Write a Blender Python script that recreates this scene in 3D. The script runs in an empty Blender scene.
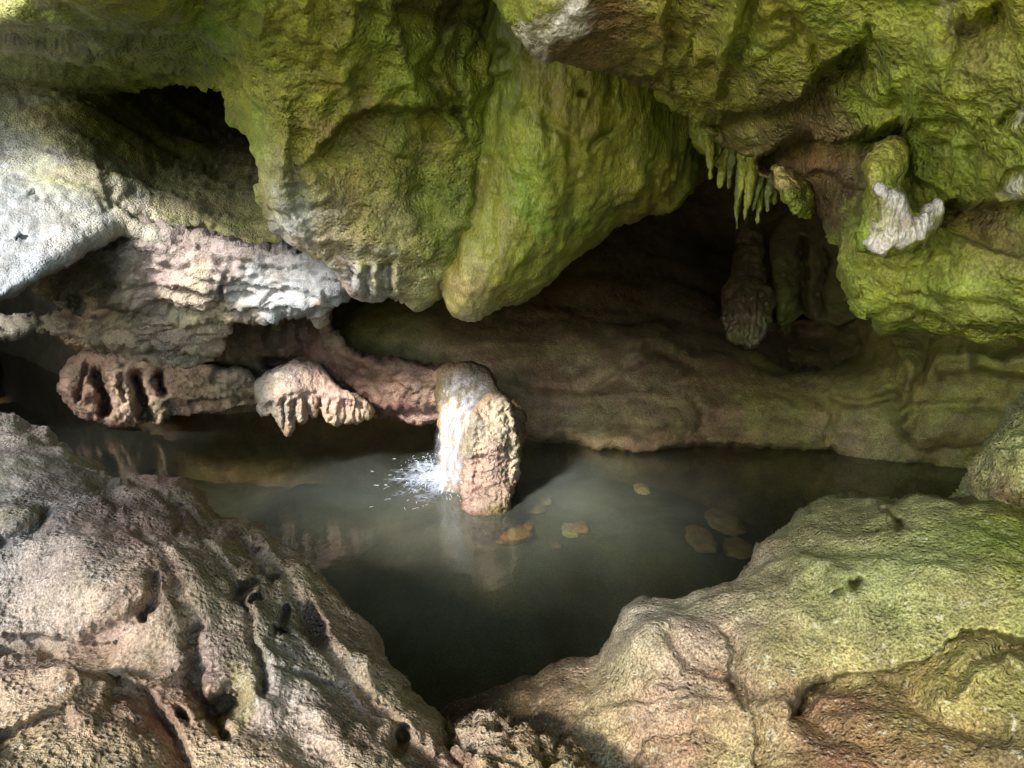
import bpy, math, random
import numpy as np
rng = np.random.default_rng(7)
random.seed(7)
scene = bpy.context.scene
COL = scene.collection
R = math.radians

# ------------------------------------------------------------------ camera
F, PITCH, CH = 759.0, R(12), 2.0
CP, SP = math.cos(PITCH), math.sin(PITCH)
RIGHT = np.array([1., 0, 0]); UP = np.array([0, SP, CP]); FWD = np.array([0, CP, -SP])
CAMPOS = np.array([0., 0., CH])
cam = bpy.data.cameras.new('camera'); camo = bpy.data.objects.new('camera', cam); COL.objects.link(camo)
camo.location = CAMPOS; camo.rotation_euler = (R(90) - PITCH, 0, 0)
cam.sensor_width = 36; cam.lens = 36 * F / 1024; cam.clip_start = 0.02; cam.clip_end = 500
scene.camera = camo

def pix(u, v, d):
    u = np.asarray(u, float); v = np.asarray(v, float); d = np.asarray(d, float)
    return (CAMPOS + d[..., None] * (FWD + ((u - 512) / F)[..., None] * RIGHT - ((v - 384) / F)[..., None] * UP))
def dwater(v, z=0.0):
    return (CH - z) / (SP + CP * (v - 384) / F)
def plan(u, v, d):      # plan view in metres: depth runs upward
    return np.stack([u, v, d], -1)

# ------------------------------------------------------------------ noise
def _hash(ix, iy, iz, seed):
    h = (ix * 374761393 + iy * 668265263 + iz * 2147483647 + seed * 1274126177) & 0xFFFFFFFF
    h = ((h ^ (h >> 13)) * 1274126177) & 0xFFFFFFFF
    h = ((h ^ (h >> 16)) * 2246822519) & 0xFFFFFFFF
    return h ^ (h >> 15)
_G = rng.normal(size=(256, 3)); _G /= np.linalg.norm(_G, axis=1)[:, None]
def perlin(p, seed=0):
    i = np.floor(p).astype(np.int64); f = p - i
    w = f * f * f * (f * (f * 6 - 15) + 10)
    out = 0
    for dx in (0, 1):
        for dy in (0, 1):
            for dz in (0, 1):
                g = _G[_hash(i[:, 0] + dx, i[:, 1] + dy, i[:, 2] + dz, seed) & 255]
                n = g[:, 0] * (f[:, 0] - dx) + g[:, 1] * (f[:, 1] - dy) + g[:, 2] * (f[:, 2] - dz)
                n *= (w[:, 0] if dx else 1 - w[:, 0]) * (w[:, 1] if dy else 1 - w[:, 1]) * (w[:, 2] if dz else 1 - w[:, 2])
                out = out + n
    return out * 1.6
def fbm(p, octs=4, seed=0, kind='fbm', gain=.5):
    a, s, out = 1., 1., 0
    for o in range(octs):
        n = perlin(p * s + 17.3 * o, seed + o)
        if kind == 'ridge': n = 1 - 2 * np.abs(n)
        elif kind == 'billow': n = 2 * np.abs(n) - .5
        out = out + a * n
        a *= gain; s *= 2.07
    return out
def cells(p, seed=0):            # F1 distance of a jittered lattice
    i = np.floor(p).astype(np.int64); best = np.full(len(p), 9.)
    for dx in (-1, 0, 1):
        for dy in (-1, 0, 1):
            for dz in (-1, 0, 1):
                j = i + (dx, dy, dz)
                h = _hash(j[:, 0], j[:, 1], j[:, 2], seed)
                q = j + np.stack([(h & 255), ((h >> 8) & 255), ((h >> 16) & 255)], -1) / 255.
                best = np.minimum(best, ((p - q) ** 2).sum(1))
    return np.sqrt(best)

# ------------------------------------------------------------------ 2-D helpers
def seg_dist(P, poly, closed):
    """nearest distance, nearest point, signed side (right of the direction of travel > 0 with v down)"""
    A = np.asarray(poly, float); B = np.roll(A, -1, 0)
    if not closed: A, B = A[:-1], B[:-1]
    best = np.full(len(P), 1e18); near = np.zeros_like(P); side = np.zeros(len(P)); end = np.zeros(len(P))
    n = len(A)
    for k in range(n):
        ab = B[k] - A[k]; L2 = (ab ** 2).sum() + 1e-12
        ap = P - A[k]
        traw = (ap @ ab) / L2
        t = np.clip(traw, 0, 1)
        q = A[k] + t[:, None] * ab
        d2 = ((P - q) ** 2).sum(1)
        m = d2 < best
        best[m] = d2[m]; near[m] = q[m]
        cr = ab[0] * ap[:, 1] - ab[1] * ap[:, 0]
        side[m] = np.sign(cr[m])
        over = np.zeros(len(P))
        if k == 0: over = np.maximum(over, -traw * math.sqrt(L2))
        if k == n - 1: over = np.maximum(over, (traw - 1) * math.sqrt(L2))
        end[m] = over[m]
    return np.sqrt(best), near, side, np.maximum(end, 0)
def inside(P, poly):
    A = np.asarray(poly, float); B = np.roll(A, -1, 0); c = np.zeros(len(P), bool)
    for a, b in zip(A, B):
        if a[1] == b[1]: continue
        m = ((a[1] > P[:, 1]) != (b[1] > P[:, 1]))
        x = (b[0] - a[0]) * (P[:, 1] - a[1]) / (b[1] - a[1]) + a[0]
        c ^= m & (P[:, 0] < x)
    return c
def rough_poly(poly, step, jit, seed):
    A = np.asarray(poly, float); out = []
    for a, b in zip(A, np.roll(A, -1, 0)):
        n = max(1, int(np.hypot(*(b - a)) / step))
        for k in range(n): out.append(a + (b - a) * k / n)
    out = np.array(out)
    for _ in range(1): out = .25 * np.roll(out, 1, 0) + .5 * out + .25 * np.roll(out, -1, 0)
    if jit:
        q = np.c_[out / (step * 5), np.zeros(len(out))]
        out = out + jit * np.c_[fbm(q, 3, seed), fbm(q + 31, 3, seed + 9)]
    return out
def rbf(pts, P, smooth=0.):
    c = np.asarray(pts, float); x = c[:, :2] / 100.; n = len(c)
    def phi(r2): return np.where(r2 > 0, .5 * r2 * np.log(np.maximum(r2, 1e-12)), 0)
    K = phi(((x[:, None] - x[None]) ** 2).sum(-1)) + smooth * np.eye(n)
    A = np.zeros((n + 3, n + 3)); A[:n, :n] = K; A[:n, n] = 1; A[:n, n + 1:] = x; A[n, :n] = 1; A[n + 1:, :n] = x.T
    w = np.linalg.solve(A, np.r_[c[:, 2], 0, 0, 0])
    Q = P / 100.; out = w[n] + Q @ w[n + 1:]
    for k in range(n): out += w[k] * phi(((Q - x[k]) ** 2).sum(1))
    return out

# ------------------------------------------------------------------ materials
PAL = dict(
    grey=(.37, .37, .36), pale=(.44, .395, .315), white=(.54, .49, .49), lilac=(.37, .30, .255),
    moss=(.185, .215, .030), bright=(.165, .225, .030), olive=(.215, .212, .033), dkgreen=(.085, .105, .018),
    ochre=(.26, .20, .060), brown=(.165, .105, .050), umber=(.085, .062, .030), red=(.155, .09, .06), pink=(.37, .255, .19),
    mauve=(.235, .195, .178), dkolive=(.19, .172, .042), dktan=(.27, .215, .10), cool=(.215, .23, .245), beige=(.40, .32, .215), tan=(.30, .225, .125), gmoss=(.285, .272, .110), yell=(.40, .36, .13), slate=(.17, .15, .12))

def N(nt, t, **kw):
    n = nt.nodes.new(t)
    for k, v in kw.items():
        if k in n.inputs: n.inputs[k].default_value = v
        else: setattr(n, k, v)
    return n
def rock_mat(name, bump=.012, scale=30., rough=.7, spec=.35, pits=.5, contrast=.45, speck=.25, speckcol=(.55, .52, .46), stretch=(1, 1, 1), lump=.9, grain=.35):
    m = bpy.data.materials.new(name); m.use_nodes = True; nt = m.node_tree; L = nt.links
    b = nt.nodes['Principled BSDF']
    tc = N(nt, 'ShaderNodeTexCoord'); mp = N(nt, 'ShaderNodeMapping'); mp.inputs['Scale'].default_value = stretch
    L.new(tc.outputs['Object'], mp.inputs['Vector'])
    at = N(nt, 'ShaderNodeAttribute', attribute_name='Col')
    n1 = N(nt, 'ShaderNodeTexNoise', Scale=scale * .35, Detail=7., Roughness=.62)
    n1b = N(nt, 'ShaderNodeTexNoise', Scale=scale * .45, Detail=2., Roughness=.5); L.new(mp.outputs[0], n1b.inputs['Vector'])
    n2 = N(nt, 'ShaderNodeTexNoise', Scale=scale, Detail=3., Roughness=.6)
    n3 = N(nt, 'ShaderNodeTexNoise', Scale=scale * 4, Detail=2., Roughness=.6)
    vo = N(nt, 'ShaderNodeTexVoronoi', Scale=scale * 1.3)
    n4 = N(nt, 'ShaderNodeTexNoise', Scale=3.1, Detail=6., Roughness=.6)
    for n in (n1, n2, n3, vo, n4): L.new(mp.outputs[0], n.inputs['Vector'])
    # value variation
    r1 = N(nt, 'ShaderNodeMapRange'); r1.inputs[1].default_value = .3; r1.inputs[2].default_value = .7
    r1.inputs[3].default_value = 1 - contrast; r1.inputs[4].default_value = 1 + contrast
    L.new(n1.outputs[0], r1.inputs[0])
    r2 = N(nt, 'ShaderNodeMapRange'); r2.inputs[1].default_value = .36; r2.inputs[2].default_value = .64
    r2.inputs[3].default_value = 1 - grain; r2.inputs[4].default_value = 1 + grain
    L.new(n3.outputs[0], r2.inputs[0])
    mu = N(nt, 'ShaderNodeMath', operation='MULTIPLY'); L.new(r1.outputs[0], mu.inputs[0]); L.new(r2.outputs[0], mu.inputs[1])
    mx = N(nt, 'ShaderNodeVectorMath', operation='SCALE'); L.new(at.outputs['Color'], mx.inputs[0]); L.new(mu.outputs[0], mx.inputs['Scale'])
    hs = N(nt, 'ShaderNodeHueSaturation'); L.new(mx.outputs[0], hs.inputs['Color'])
    r3 = N(nt, 'ShaderNodeMapRange'); r3.inputs[1].default_value = .3; r3.inputs[2].default_value = .7
    r3.inputs[3].default_value = .47; r3.inputs[4].default_value = .53; L.new(n4.outputs[0], r3.inputs[0]); L.new(r3.outputs[0], hs.inputs['Hue'])
    # mineral specks
    rs = N(nt, 'ShaderNodeMapRange'); rs.inputs[1].default_value = .58; rs.inputs[2].default_value = .72; rs.inputs[4].default_value = speck
    L.new(n2.outputs[0], rs.inputs[0])
    mc = N(nt, 'ShaderNodeMix', data_type='RGBA'); L.new(rs.outputs[0], mc.inputs[0]); L.new(hs.outputs[0], mc.inputs[6]); mc.inputs[7].default_value = (*speckcol, 1)
    L.new(mc.outputs[2], b.inputs['Base Color'])
    rr = N(nt, 'ShaderNodeMapRange'); rr.inputs[3].default_value = rough - .14; rr.inputs[4].default_value = rough + .12
    L.new(n1.outputs[0], rr.inputs[0]); L.new(rr.outputs[0], b.inputs['Roughness'])
    b.inputs['Specular IOR Level'].default_value = spec
    # bump: big lumps + grain + pits
    a1 = N(nt, 'ShaderNodeMath', operation='MULTIPLY_ADD'); L.new(n1b.outputs[0], a1.inputs[0]); a1.inputs[1].default_value = lump; L.new(n2.outputs[0], a1.inputs[2])
    vp = N(nt, 'ShaderNodeMapRange'); vp.inputs[1].default_value = .0; vp.inputs[2].default_value = .45; vp.inputs[3].default_value = -pits; vp.inputs[4].default_value = 0
    L.new(vo.outputs['Distance'], vp.inputs[0])
    a2 = N(nt, 'ShaderNodeMath', operation='ADD'); L.new(a1.outputs[0], a2.inputs[0]); L.new(vp.outputs[0], a2.inputs[1])
    a3 = N(nt, 'ShaderNodeMath', operation='MULTIPLY_ADD'); L.new(n3.outputs[0], a3.inputs[0]); a3.inputs[1].default_value = .22; L.new(a2.outputs[0], a3.inputs[2])
    nm = N(nt, 'ShaderNodeTexNoise', Scale=1.9, Detail=4., Roughness=.6); L.new(tc.outputs['Object'], nm.inputs['Vector'])
    rm = N(nt, 'ShaderNodeMapRange'); rm.inputs[1].default_value = .40; rm.inputs[2].default_value = .62; rm.inputs[3].default_value = .38; rm.inputs[4].default_value = 1.; L.new(nm.outputs[0], rm.inputs[0])
    bp = N(nt, 'ShaderNodeBump', Strength=1., Distance=bump); L.new(rm.outputs[0], bp.inputs['Strength']); L.new(a3.outputs[0], bp.inputs['Height']); L.new(bp.outputs[0], b.inputs['Normal'])
    return m
M = dict(
    boulder=rock_mat('pitted_limestone', .021, 44, .78, .22, .7, .36, .40, lump=.5),
    lichen=rock_mat('lichened_limestone', .015, 40, .78, .22, .8, .36, .45, (.50, .48, .34), lump=.5, grain=.5),
    slab=rock_mat('grainy_limestone', .020, 42, .78, .25, .5, .28, .35, (.42, .43, .43)),
    mossy=rock_mat('mossy_rock', .031, 26, .62, .35, .5, .36, .20, (.36, .34, .10)),
    flow=rock_mat('wet_flowstone', .014, 30, .52, .45, .25, .30, .14, (.34, .32, .10), (1, 1, .45)),
    wall=rock_mat('smooth_cave_rock', .017, 24, .62, .3, .25, .34, .08, (.3, .24, .13)),
    drip=rock_mat('dripstone', .020, 34, .6, .35, .4, .25, .2),
    crust=rock_mat('calcite_crust', .024, 45, .6, .4, .7, .25, .3, (.72, .68, .68), (1, 1, .4)),
    stone=rock_mat('pool_stone', .008, 30, .5, .4, .2, .25, .1))

# ------------------------------------------------------------------ mesh builders
def tag(o, label=None, cat=None, group=None, kind=None):
    for k, v in (('label', label), ('category', cat), ('group', group), ('kind', kind)):
        if v: o[k] = v
    return o
def link(name, verts, faces, mat, col=None, parent=None, smooth=True, sharp=None):
    me = bpy.data.meshes.new(name)
    verts = np.asarray(verts, np.float32); faces = np.asarray(faces, np.int32)
    k = faces.shape[1]
    me.vertices.add(len(verts)); me.vertices.foreach_set('co', verts.ravel())
    me.loops.add(faces.size); me.loops.foreach_set('vertex_index', faces.ravel())
    me.polygons.add(len(faces)); me.polygons.foreach_set('loop_start', np.arange(0, faces.size, k, dtype=np.int32))
    me.polygons.foreach_set('loop_total', np.full(len(faces), k, np.int32))
    if smooth: me.polygons.foreach_set('use_smooth', np.ones(len(faces), bool))
    if col is not None:
        a = me.color_attributes.new('Col', 'FLOAT_COLOR', 'POINT')
        a.data.foreach_set('color', np.c_[col, np.ones(len(col))].astype(np.float32).ravel())
    me.update(calc_edges=True); me.materials.append(mat)
    o = bpy.data.objects.new(name, me); COL.objects.link(o)
    if parent: o.parent = parent
    return o
def vnormals(V, Fc):
    n = np.zeros_like(V)
    fn = np.cross(V[Fc[:, 2]] - V[Fc[:, 0]], V[Fc[:, 3]] - V[Fc[:, 1]])
    for k in range(4): np.add.at(n, Fc[:, k], fn)
    return n / (np.linalg.norm(n, axis=1)[:, None] + 1e-12)

def feat_depth(P, feats):
    out = np.zeros(len(P))
    for f in feats:
        if f[0] == 'line':
            _, pts, w, a = f
            d, _, _, e = seg_dist(P, pts, False); out += a * np.exp(-(d / w) ** 2)
        elif f[0] == 'step':            # right-hand side (below, when drawn left to right) is pushed back
            _, pts, a, fall = f
            d, _, s, e = seg_dist(P, pts, False)
            sd = d * s
            up = np.clip((sd + 3) / 8, 0, 1); up = up * up * (3 - 2 * up)
            out += a * up * np.exp(-np.maximum(sd, 0) / fall) * np.exp(-(e / (fall * .35)) ** 2)
        elif f[0] == 'blob':
            _, u, v, ru, rv, a = f[:6]; th = R(f[6]) if len(f) > 6 else 0
            x = P[:, 0] - u; y = P[:, 1] - v
            c, s = math.cos(th), math.sin(th)
            r2 = ((c * x + s * y) / ru) ** 2 + ((-s * x + c * y) / rv) ** 2
            out += a * np.exp(-r2 ** 1.6)
    return out
def colour(P, W, pts, seed, mixn=.25):
    Q = P + 34 * np.c_[fbm(W * 2.2, 6, seed, gain=.62), fbm(W * 2.2 + 9, 6, seed + 5, gain=.62)]
    acc = np.zeros((len(P), 3)); ws = np.zeros(len(P))
    for c in pts:
        u, v, nm = c[:3]; sg = c[3] if len(c) > 3 else 60.
        r2 = ((Q - (u, v)) ** 2).sum(1) / sg ** 2
        w = (np.exp(-.5 * np.minimum(r2, 60)) + 1e-3 / (1 + r2)) ** 1.6
        acc += w[:, None] * np.array(PAL[nm]); ws += w
    c = acc / ws[:, None]
    n = fbm(W * 5, 4, seed + 3)
    c = c * (1 + mixn * np.clip(n, -1, 1))[:, None]
    st = np.clip(fbm(W * 1.7 + 40, 4, seed + 8) * 1.5, 0, 1)[:, None] * .35
    c = c * (1 - st) + st * c * np.array([1.03, .88, .78])
    pt = np.clip((fbm(W * 4.5 + 70, 6, seed + 12, gain=.6) - .12) * 4, 0, 1)[:, None] * .38
    return c * (1 - pt) + pt * (c * .35 + np.array([.115, .085, .045]) * .6)

def piece(name, outline, depth, mat, cols, s=2.5, Rd=.3, w=35., T=.8, wb=70., jit=2., noise=(), feats=(), seed=1, mapper=pix, warp=3., unit=1., parent=None, back=True, mixn=.25, cmul=1.):
    """a closed solid: an outline with a modelled front, rounded edges and a full back"""
    poly = rough_poly(outline, 2.5 * s, jit, seed)
    lo = poly.min(0) - s; hi = poly.max(0) + s
    nu, nv = int((hi[0] - lo[0]) / s) + 1, int((hi[1] - lo[1]) / s) + 1
    U, V = np.meshgrid(lo[0] + s * np.arange(nu), lo[1] + s * np.arange(nv))
    P = np.c_[U.ravel(), V.ravel()]
    ins = inside(P, poly)
    idx = np.arange(nu * nv).reshape(nv, nu)
    # only points near the outline need the exact nearest point
    d, near, _, _ = seg_dist(P, poly, True)
    ok = ins | (d < .75 * s)
    q = np.stack([idx[:-1, :-1], idx[1:, :-1], idx[1:, 1:], idx[:-1, 1:]], -1).reshape(-1, 4)
    q = q[ok[q].all(1)]
    # boundary vertices of what is kept
    e = np.concatenate([q[:, [0, 1]], q[:, [1, 2]], q[:, [2, 3]], q[:, [3, 0]]]); es = np.sort(e, 1)
    key = es[:, 0].astype(np.int64) * (nu * nv) + es[:, 1]
    u_, inv, cnt = np.unique(key, return_inverse=True, return_counts=True)
    bd = np.unique(e[cnt[inv] == 1])
    P[bd] = near[bd]; d[bd] = 0
    out = ~ins; out[bd] = True
    P[out] = near[out]; d[out] = 0
    used = np.unique(q); rem = -np.ones(nu * nv, int); rem[used] = np.arange(len(used)); q = rem[q]
    P = P[used]; d = d[used]; isb = np.zeros(nu * nv, bool); isb[bd] = True; isb = isb[used]
    base = rbf(depth, P / unit, 1e-3) if len(depth) > 3 else np.full(len(P), depth[0][2])
    t = np.clip(d / w, 0, 1)
    front = base + Rd * (1 - np.sqrt(np.maximum(0, 1 - (1 - t) ** 2)))
    front0 = front
    if feats:
        Wq = np.c_[P / (30. * unit), np.zeros(len(P))]
        Q = P + warp * np.c_[fbm(Wq, 3, seed + 50), fbm(Wq + 7, 3, seed + 60)] + warp * .9 * np.c_[fbm(Wq * 3.7, 3, seed + 55), fbm(Wq * 3.7 + 7, 3, seed + 65)]
        fade = np.clip(d / (3 * s), 0, 1)
        front = front + feat_depth(Q, feats) * fade
    t2 = np.clip(d / wb, 0, 1)
    bk = base + Rd + T * np.sqrt(np.maximum(0, 1 - (1 - t2) ** 2))
    bk = np.maximum(bk, front + .02 * (~isb))
    Fv = mapper(P[:, 0], P[:, 1], front)
    nI = len(P)
    if back:
        bi = np.where(isb, np.arange(nI), 0)
        nb = np.where(~isb)[0]; bi[nb] = nI + np.arange(len(nb))
        Vall = np.concatenate([Fv, mapper(P[nb, 0], P[nb, 1], bk[nb])])
        Fall = np.concatenate([q, bi[q][:, ::-1]])
    else:
        Vall, Fall, nb = Fv, q, np.array([], int)
    Vn = vnormals(np.concatenate([mapper(P[:, 0], P[:, 1], front0), Vall[nI:]]) if feats else Vall, Fall)
    disp = np.zeros(len(Vall))
    for nz in noise:
        kind, amp, sc = nz[:3]; st = nz[3] if len(nz) > 3 else (1, 1, 1); oc = nz[4] if len(nz) > 4 else 4
        W = Vall * (sc * np.array(st))
        if kind == 'cells':
            W = W + .35 * np.c_[perlin(W, seed), perlin(W + 5, seed + 1), perlin(W + 9, seed + 2)]
            disp += amp * (.5 - cells(W, seed)) * -1
        elif kind == 'strata':
            W = Vall + .06 * np.c_[perlin(Vall * 2, seed), perlin(Vall * 2 + 5, seed), perlin(Vall * 2 + 9, seed)]
            z = (W * np.array(st)).sum(1) * sc
            disp += amp * (np.abs((z + .6 * perlin(Vall * 1.5, seed)) % 1 - .5) * 2 - .5)
        else:
            disp += amp * fbm(W, oc, seed + int(sc * 10), kind)
    Vall = Vall + Vn * disp[:, None]
    global LASTD, LASTP
    LASTD = np.concatenate([d, d[nb]]); LASTP = np.concatenate([P, P[nb]])
    C = colour(np.concatenate([P, P[nb]]) / unit, Vall, cols, seed, mixn) * cmul
    if mapper is not plan: Fall = Fall[:, ::-1]
    # make faces look outward: front faces towards the viewer
    o = link(name, Vall, Fall, mat, C, parent)
    return o

ROUGH = [('fbm', .05, 1.6), ('ridge', .022, 4.5), ('billow', .018, 9, (1, 1, 1), 3)]

# ================================================================== foreground boulders
o = piece('boulder', [(-240, 350), (-120, 385), (-40, 405), (0, 414), (15, 413), (25, 420), (32, 430), (47, 429), (62, 443), (75, 456), (97, 470), (110, 484), (128, 487), (147, 486), (173, 488), (193, 496), (204, 511),
        (214, 521), (245, 525), (265, 540), (280, 555), (310, 572), (340, 597), (367, 622), (380, 642), (395, 672), (410, 702), (435, 722), (450, 745), (475, 768), (540, 850), (600, 980), (-240, 980)],
    [(-200, 400, 2.9), (0, 420, 2.75), (60, 450, 2.6), (110, 490, 2.45), (150, 500, 2.5), (200, 520, 2.4), (280, 565, 2.3), (340, 605, 2.2), (395, 680, 2.0), (450, 750, 1.8), (540, 850, 1.5),
     (0, 520, 2.0), (0, 600, 1.82), (0, 640, 1.74), (0, 768, 1.42), (100, 560, 1.98), (100, 640, 1.78), (150, 690, 1.68), (200, 768, 1.5), (300, 700, 1.76), (350, 768, 1.6), (230, 620, 1.96), (-200, 768, 1.3), (0, 950, 1.1), (300, 950, 1.3), (180, 600, 1.86), (60, 700, 1.6)],
    M['boulder'], [(0, 440, 'pale', 50), (90, 560, 'lilac', 60), (60, 500, 'pale', 40), (20, 560, 'grey', 40), (60, 620, 'pale', 40), (150, 600, 'pink', 22), (120, 540, 'pink', 40), (150, 505, 'beige', 30), (260, 570, 'beige', 40), (330, 640, 'beige', 50), (245, 705, 'gmoss', 18), (215, 665, 'lilac', 22), (330, 720, 'lilac', 40), (300, 690, 'grey', 30),
        (100, 690, 'beige', 50), (60, 740, 'beige', 60), (160, 740, 'tan', 40), (400, 740, 'beige', 50), (5, 515, 'ochre', 14), (-200, 600, 'grey', 150), (300, 900, 'beige', 150)],
    s=2.0, Rd=.34, w=48, T=1.0, jit=3, seed=11, mixn=.2, cmul=np.array([.74, .70, .66]),
    noise=[('fbm', .06, 1.3, (1, 1, 1), 3), ('ridge', .020, 2.3, (1, 1, 1), 2), ('fbm', .010, 11, (1, 1, 1), 3), ('cells', .006, 20), ('fbm', .006, 20, (1, 1, 1), 1)],
    feats=[('line', [(210, 560), (250, 640), (300, 700), (380, 790)], 14, -.05), ('line', [(232, 548), (290, 620), (350, 690), (430, 775)], 7, .045), ('line', [(285, 570), (330, 640), (380, 700), (440, 760)], 9, -.035), ('line', [(70, 470), (120, 520), (165, 580), (190, 640)], 6, .03), ('line', [(90, 640), (140, 625), (175, 600)], 5, .03), ('step', [(120, 690), (150, 700), (180, 740), (200, 790)], .10, 25), ('blob', 115, 565, 75, 65, -.09), ('blob', 40, 450, 40, 28, -.06), ('blob', 160, 500, 36, 16, -.08), ('blob', 260, 690, 22, 34, -.06, -20), ('step', [(-60, 636), (0, 640), (40, 640), (80, 644), (110, 644)], .07, 26), ('line', [(0, 660), (50, 655)], 10, .05),
        ('step', [(160, 500), (178, 535), (195, 550), (212, 565), (232, 600)], -.02, 20),
        ('line', [(110, 486), (150, 498), (172, 520), (176, 540)], 5, .07), ('line', [(176, 535), (195, 552), (222, 605), (250, 660), (265, 700)], 5, .06),
        ('line', [(176, 520), (200, 537), (218, 560), (226, 588)], 8, .07), ('blob', 240, 574, 12, 24, .13, -20), ('blob', 301, 584, 10, 6, .10, 40), ('blob', 311, 637, 11, 18, .12, -25), ('blob', 222, 714, 19, 13, .16, -30), ('blob', 182, 724, 5, 9, .08, -35),
        ('blob', 282, 632, 6, 8, .12), ('blob', 277, 647, 9, 5, .12), ('blob', 232, 606, 12, 6, .14), ('blob', 262, 600, 7, 6, .08), ('blob', 246, 618, 8, 4, .1), ('step', [(-10, 752), (25, 742), (60, 730)], .06, 16), ('blob', 395, 752, 8, 12, .15),
        ('line', [(185, 640), (195, 690), (205, 715), (225, 745)], 6, .08), ('line', [(155, 590), (158, 612), (150, 622)], 4, .06), ('line', [(60, 695), (110, 700), (160, 690), (182, 665)], 8, -.05),
        ('line', [(30, 430), (60, 470), (100, 500), (112, 520)], 9, .06), ('blob', 15, 515, 18, 18, -.06), ('line', [(0, 540), (30, 540), (45, 515)], 5, .06), ('step', [(250, 660), (300, 680), (340, 690), (380, 730)], .05, 25), ('step', [(0, 690), (40, 676), (75, 690)], -.05, 30)])
tag(o, 'pale pitted limestone boulder at the pool edge, pinkish on top and full of small holes', 'boulder')

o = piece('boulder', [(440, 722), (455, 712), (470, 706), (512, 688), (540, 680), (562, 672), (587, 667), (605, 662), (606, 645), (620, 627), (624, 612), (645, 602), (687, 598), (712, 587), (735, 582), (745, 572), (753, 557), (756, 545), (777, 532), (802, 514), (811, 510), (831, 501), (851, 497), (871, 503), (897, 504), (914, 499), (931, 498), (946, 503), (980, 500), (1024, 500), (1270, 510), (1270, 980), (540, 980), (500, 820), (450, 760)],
    [(440, 722, 2.6), (512, 690, 2.5), (605, 665, 2.4), (623, 615, 2.42), (687, 602, 2.4), (755, 550, 2.55), (851, 502, 2.65), (946, 507, 2.4), (1024, 510, 2.3), (560, 740, 2.3), (650, 680, 2.22), (700, 740, 2.08), (750, 650, 2.2), (850, 600, 2.2), (850, 690, 2.02),
     (950, 600, 2.08), (1024, 650, 1.9), (1024, 768, 1.72), (800, 768, 1.9), (600, 800, 2.08), (1250, 520, 2.0), (1250, 900, 1.45), (700, 950, 1.6), (500, 740, 2.48), (640, 640, 2.28)],
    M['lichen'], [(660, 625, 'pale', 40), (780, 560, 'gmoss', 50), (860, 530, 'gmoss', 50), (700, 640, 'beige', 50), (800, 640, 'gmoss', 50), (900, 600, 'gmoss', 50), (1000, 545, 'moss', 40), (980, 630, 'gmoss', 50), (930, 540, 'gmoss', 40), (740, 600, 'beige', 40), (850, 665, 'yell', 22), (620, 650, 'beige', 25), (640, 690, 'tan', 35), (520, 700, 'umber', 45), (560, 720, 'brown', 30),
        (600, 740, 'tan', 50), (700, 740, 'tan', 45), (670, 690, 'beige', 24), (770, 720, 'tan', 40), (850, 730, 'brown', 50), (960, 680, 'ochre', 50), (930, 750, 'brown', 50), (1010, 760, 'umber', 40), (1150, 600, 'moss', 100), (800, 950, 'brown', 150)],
    s=1.8, Rd=.30, w=45, T=1.0, jit=2.5, seed=23, mixn=.22, cmul=np.array([.82, .82, .78]),
    noise=[('fbm', .045, 1.3, (1, 1, 1), 3), ('ridge', .020, 2.6, (1, 1, 1), 3), ('fbm', .010, 9, (1, 1, 1), 2)],
    feats=[('step', [(796, 714), (803, 700), (815, 688), (840, 679), (872, 672), (912, 664), (938, 656), (948, 640), (965, 632), (1000, 640), (1040, 650)], .20, 40), ('line', [(797, 712), (806, 696), (824, 687)], 5, .1),
        ('line', [(955, 698), (958, 682), (972, 668), (1000, 655), (1024, 652)], 6, .05), ('line', [(960, 694), (975, 676), (1005, 664)], 8, -.04),
        ('step', [(757, 765), (762, 724), (745, 712), (731, 690), (730, 660), (720, 640)], .05, 22), ('line', [(731, 682), (735, 698)], 3, .05), ('line', [(755, 724), (760, 745)], 2.5, .04), ('line', [(668, 640), (690, 668), (722, 680), (750, 700)], 5, .04),
        ('blob', 857, 592, 9, 4, .14, -25), ('blob', 840, 598, 5, 3, .07), ('blob', 902, 532, 5, 5, .1), ('blob', 882, 538, 5, 3, .06), ('line', [(885, 515), (902, 532)], 3, .05), ('line', [(660, 690), (720, 710), (790, 716)], 10, -.04), ('step', [(560, 735), (610, 715), (665, 700), (690, 700)], -.05, 40),
        ('step', [(640, 768), (660, 740), (700, 735), (725, 745)], .04, 18), ('step', [(560, 768), (590, 742), (630, 730)], .03, 18), ('step', [(780, 600), (800, 625), (835, 640), (870, 636)], .018, 20), ('line', [(900, 690), (930, 720), (1000, 735)], 12, .05), ('line', [(800, 560), (830, 570), (860, 610)], 12, -.02), ('step', [(756, 545), (790, 560), (800, 600)], .03, 25)])
tag(o, 'broad boulder with a long crack, mossy above it and brown below, under the overhang', 'boulder')

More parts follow.
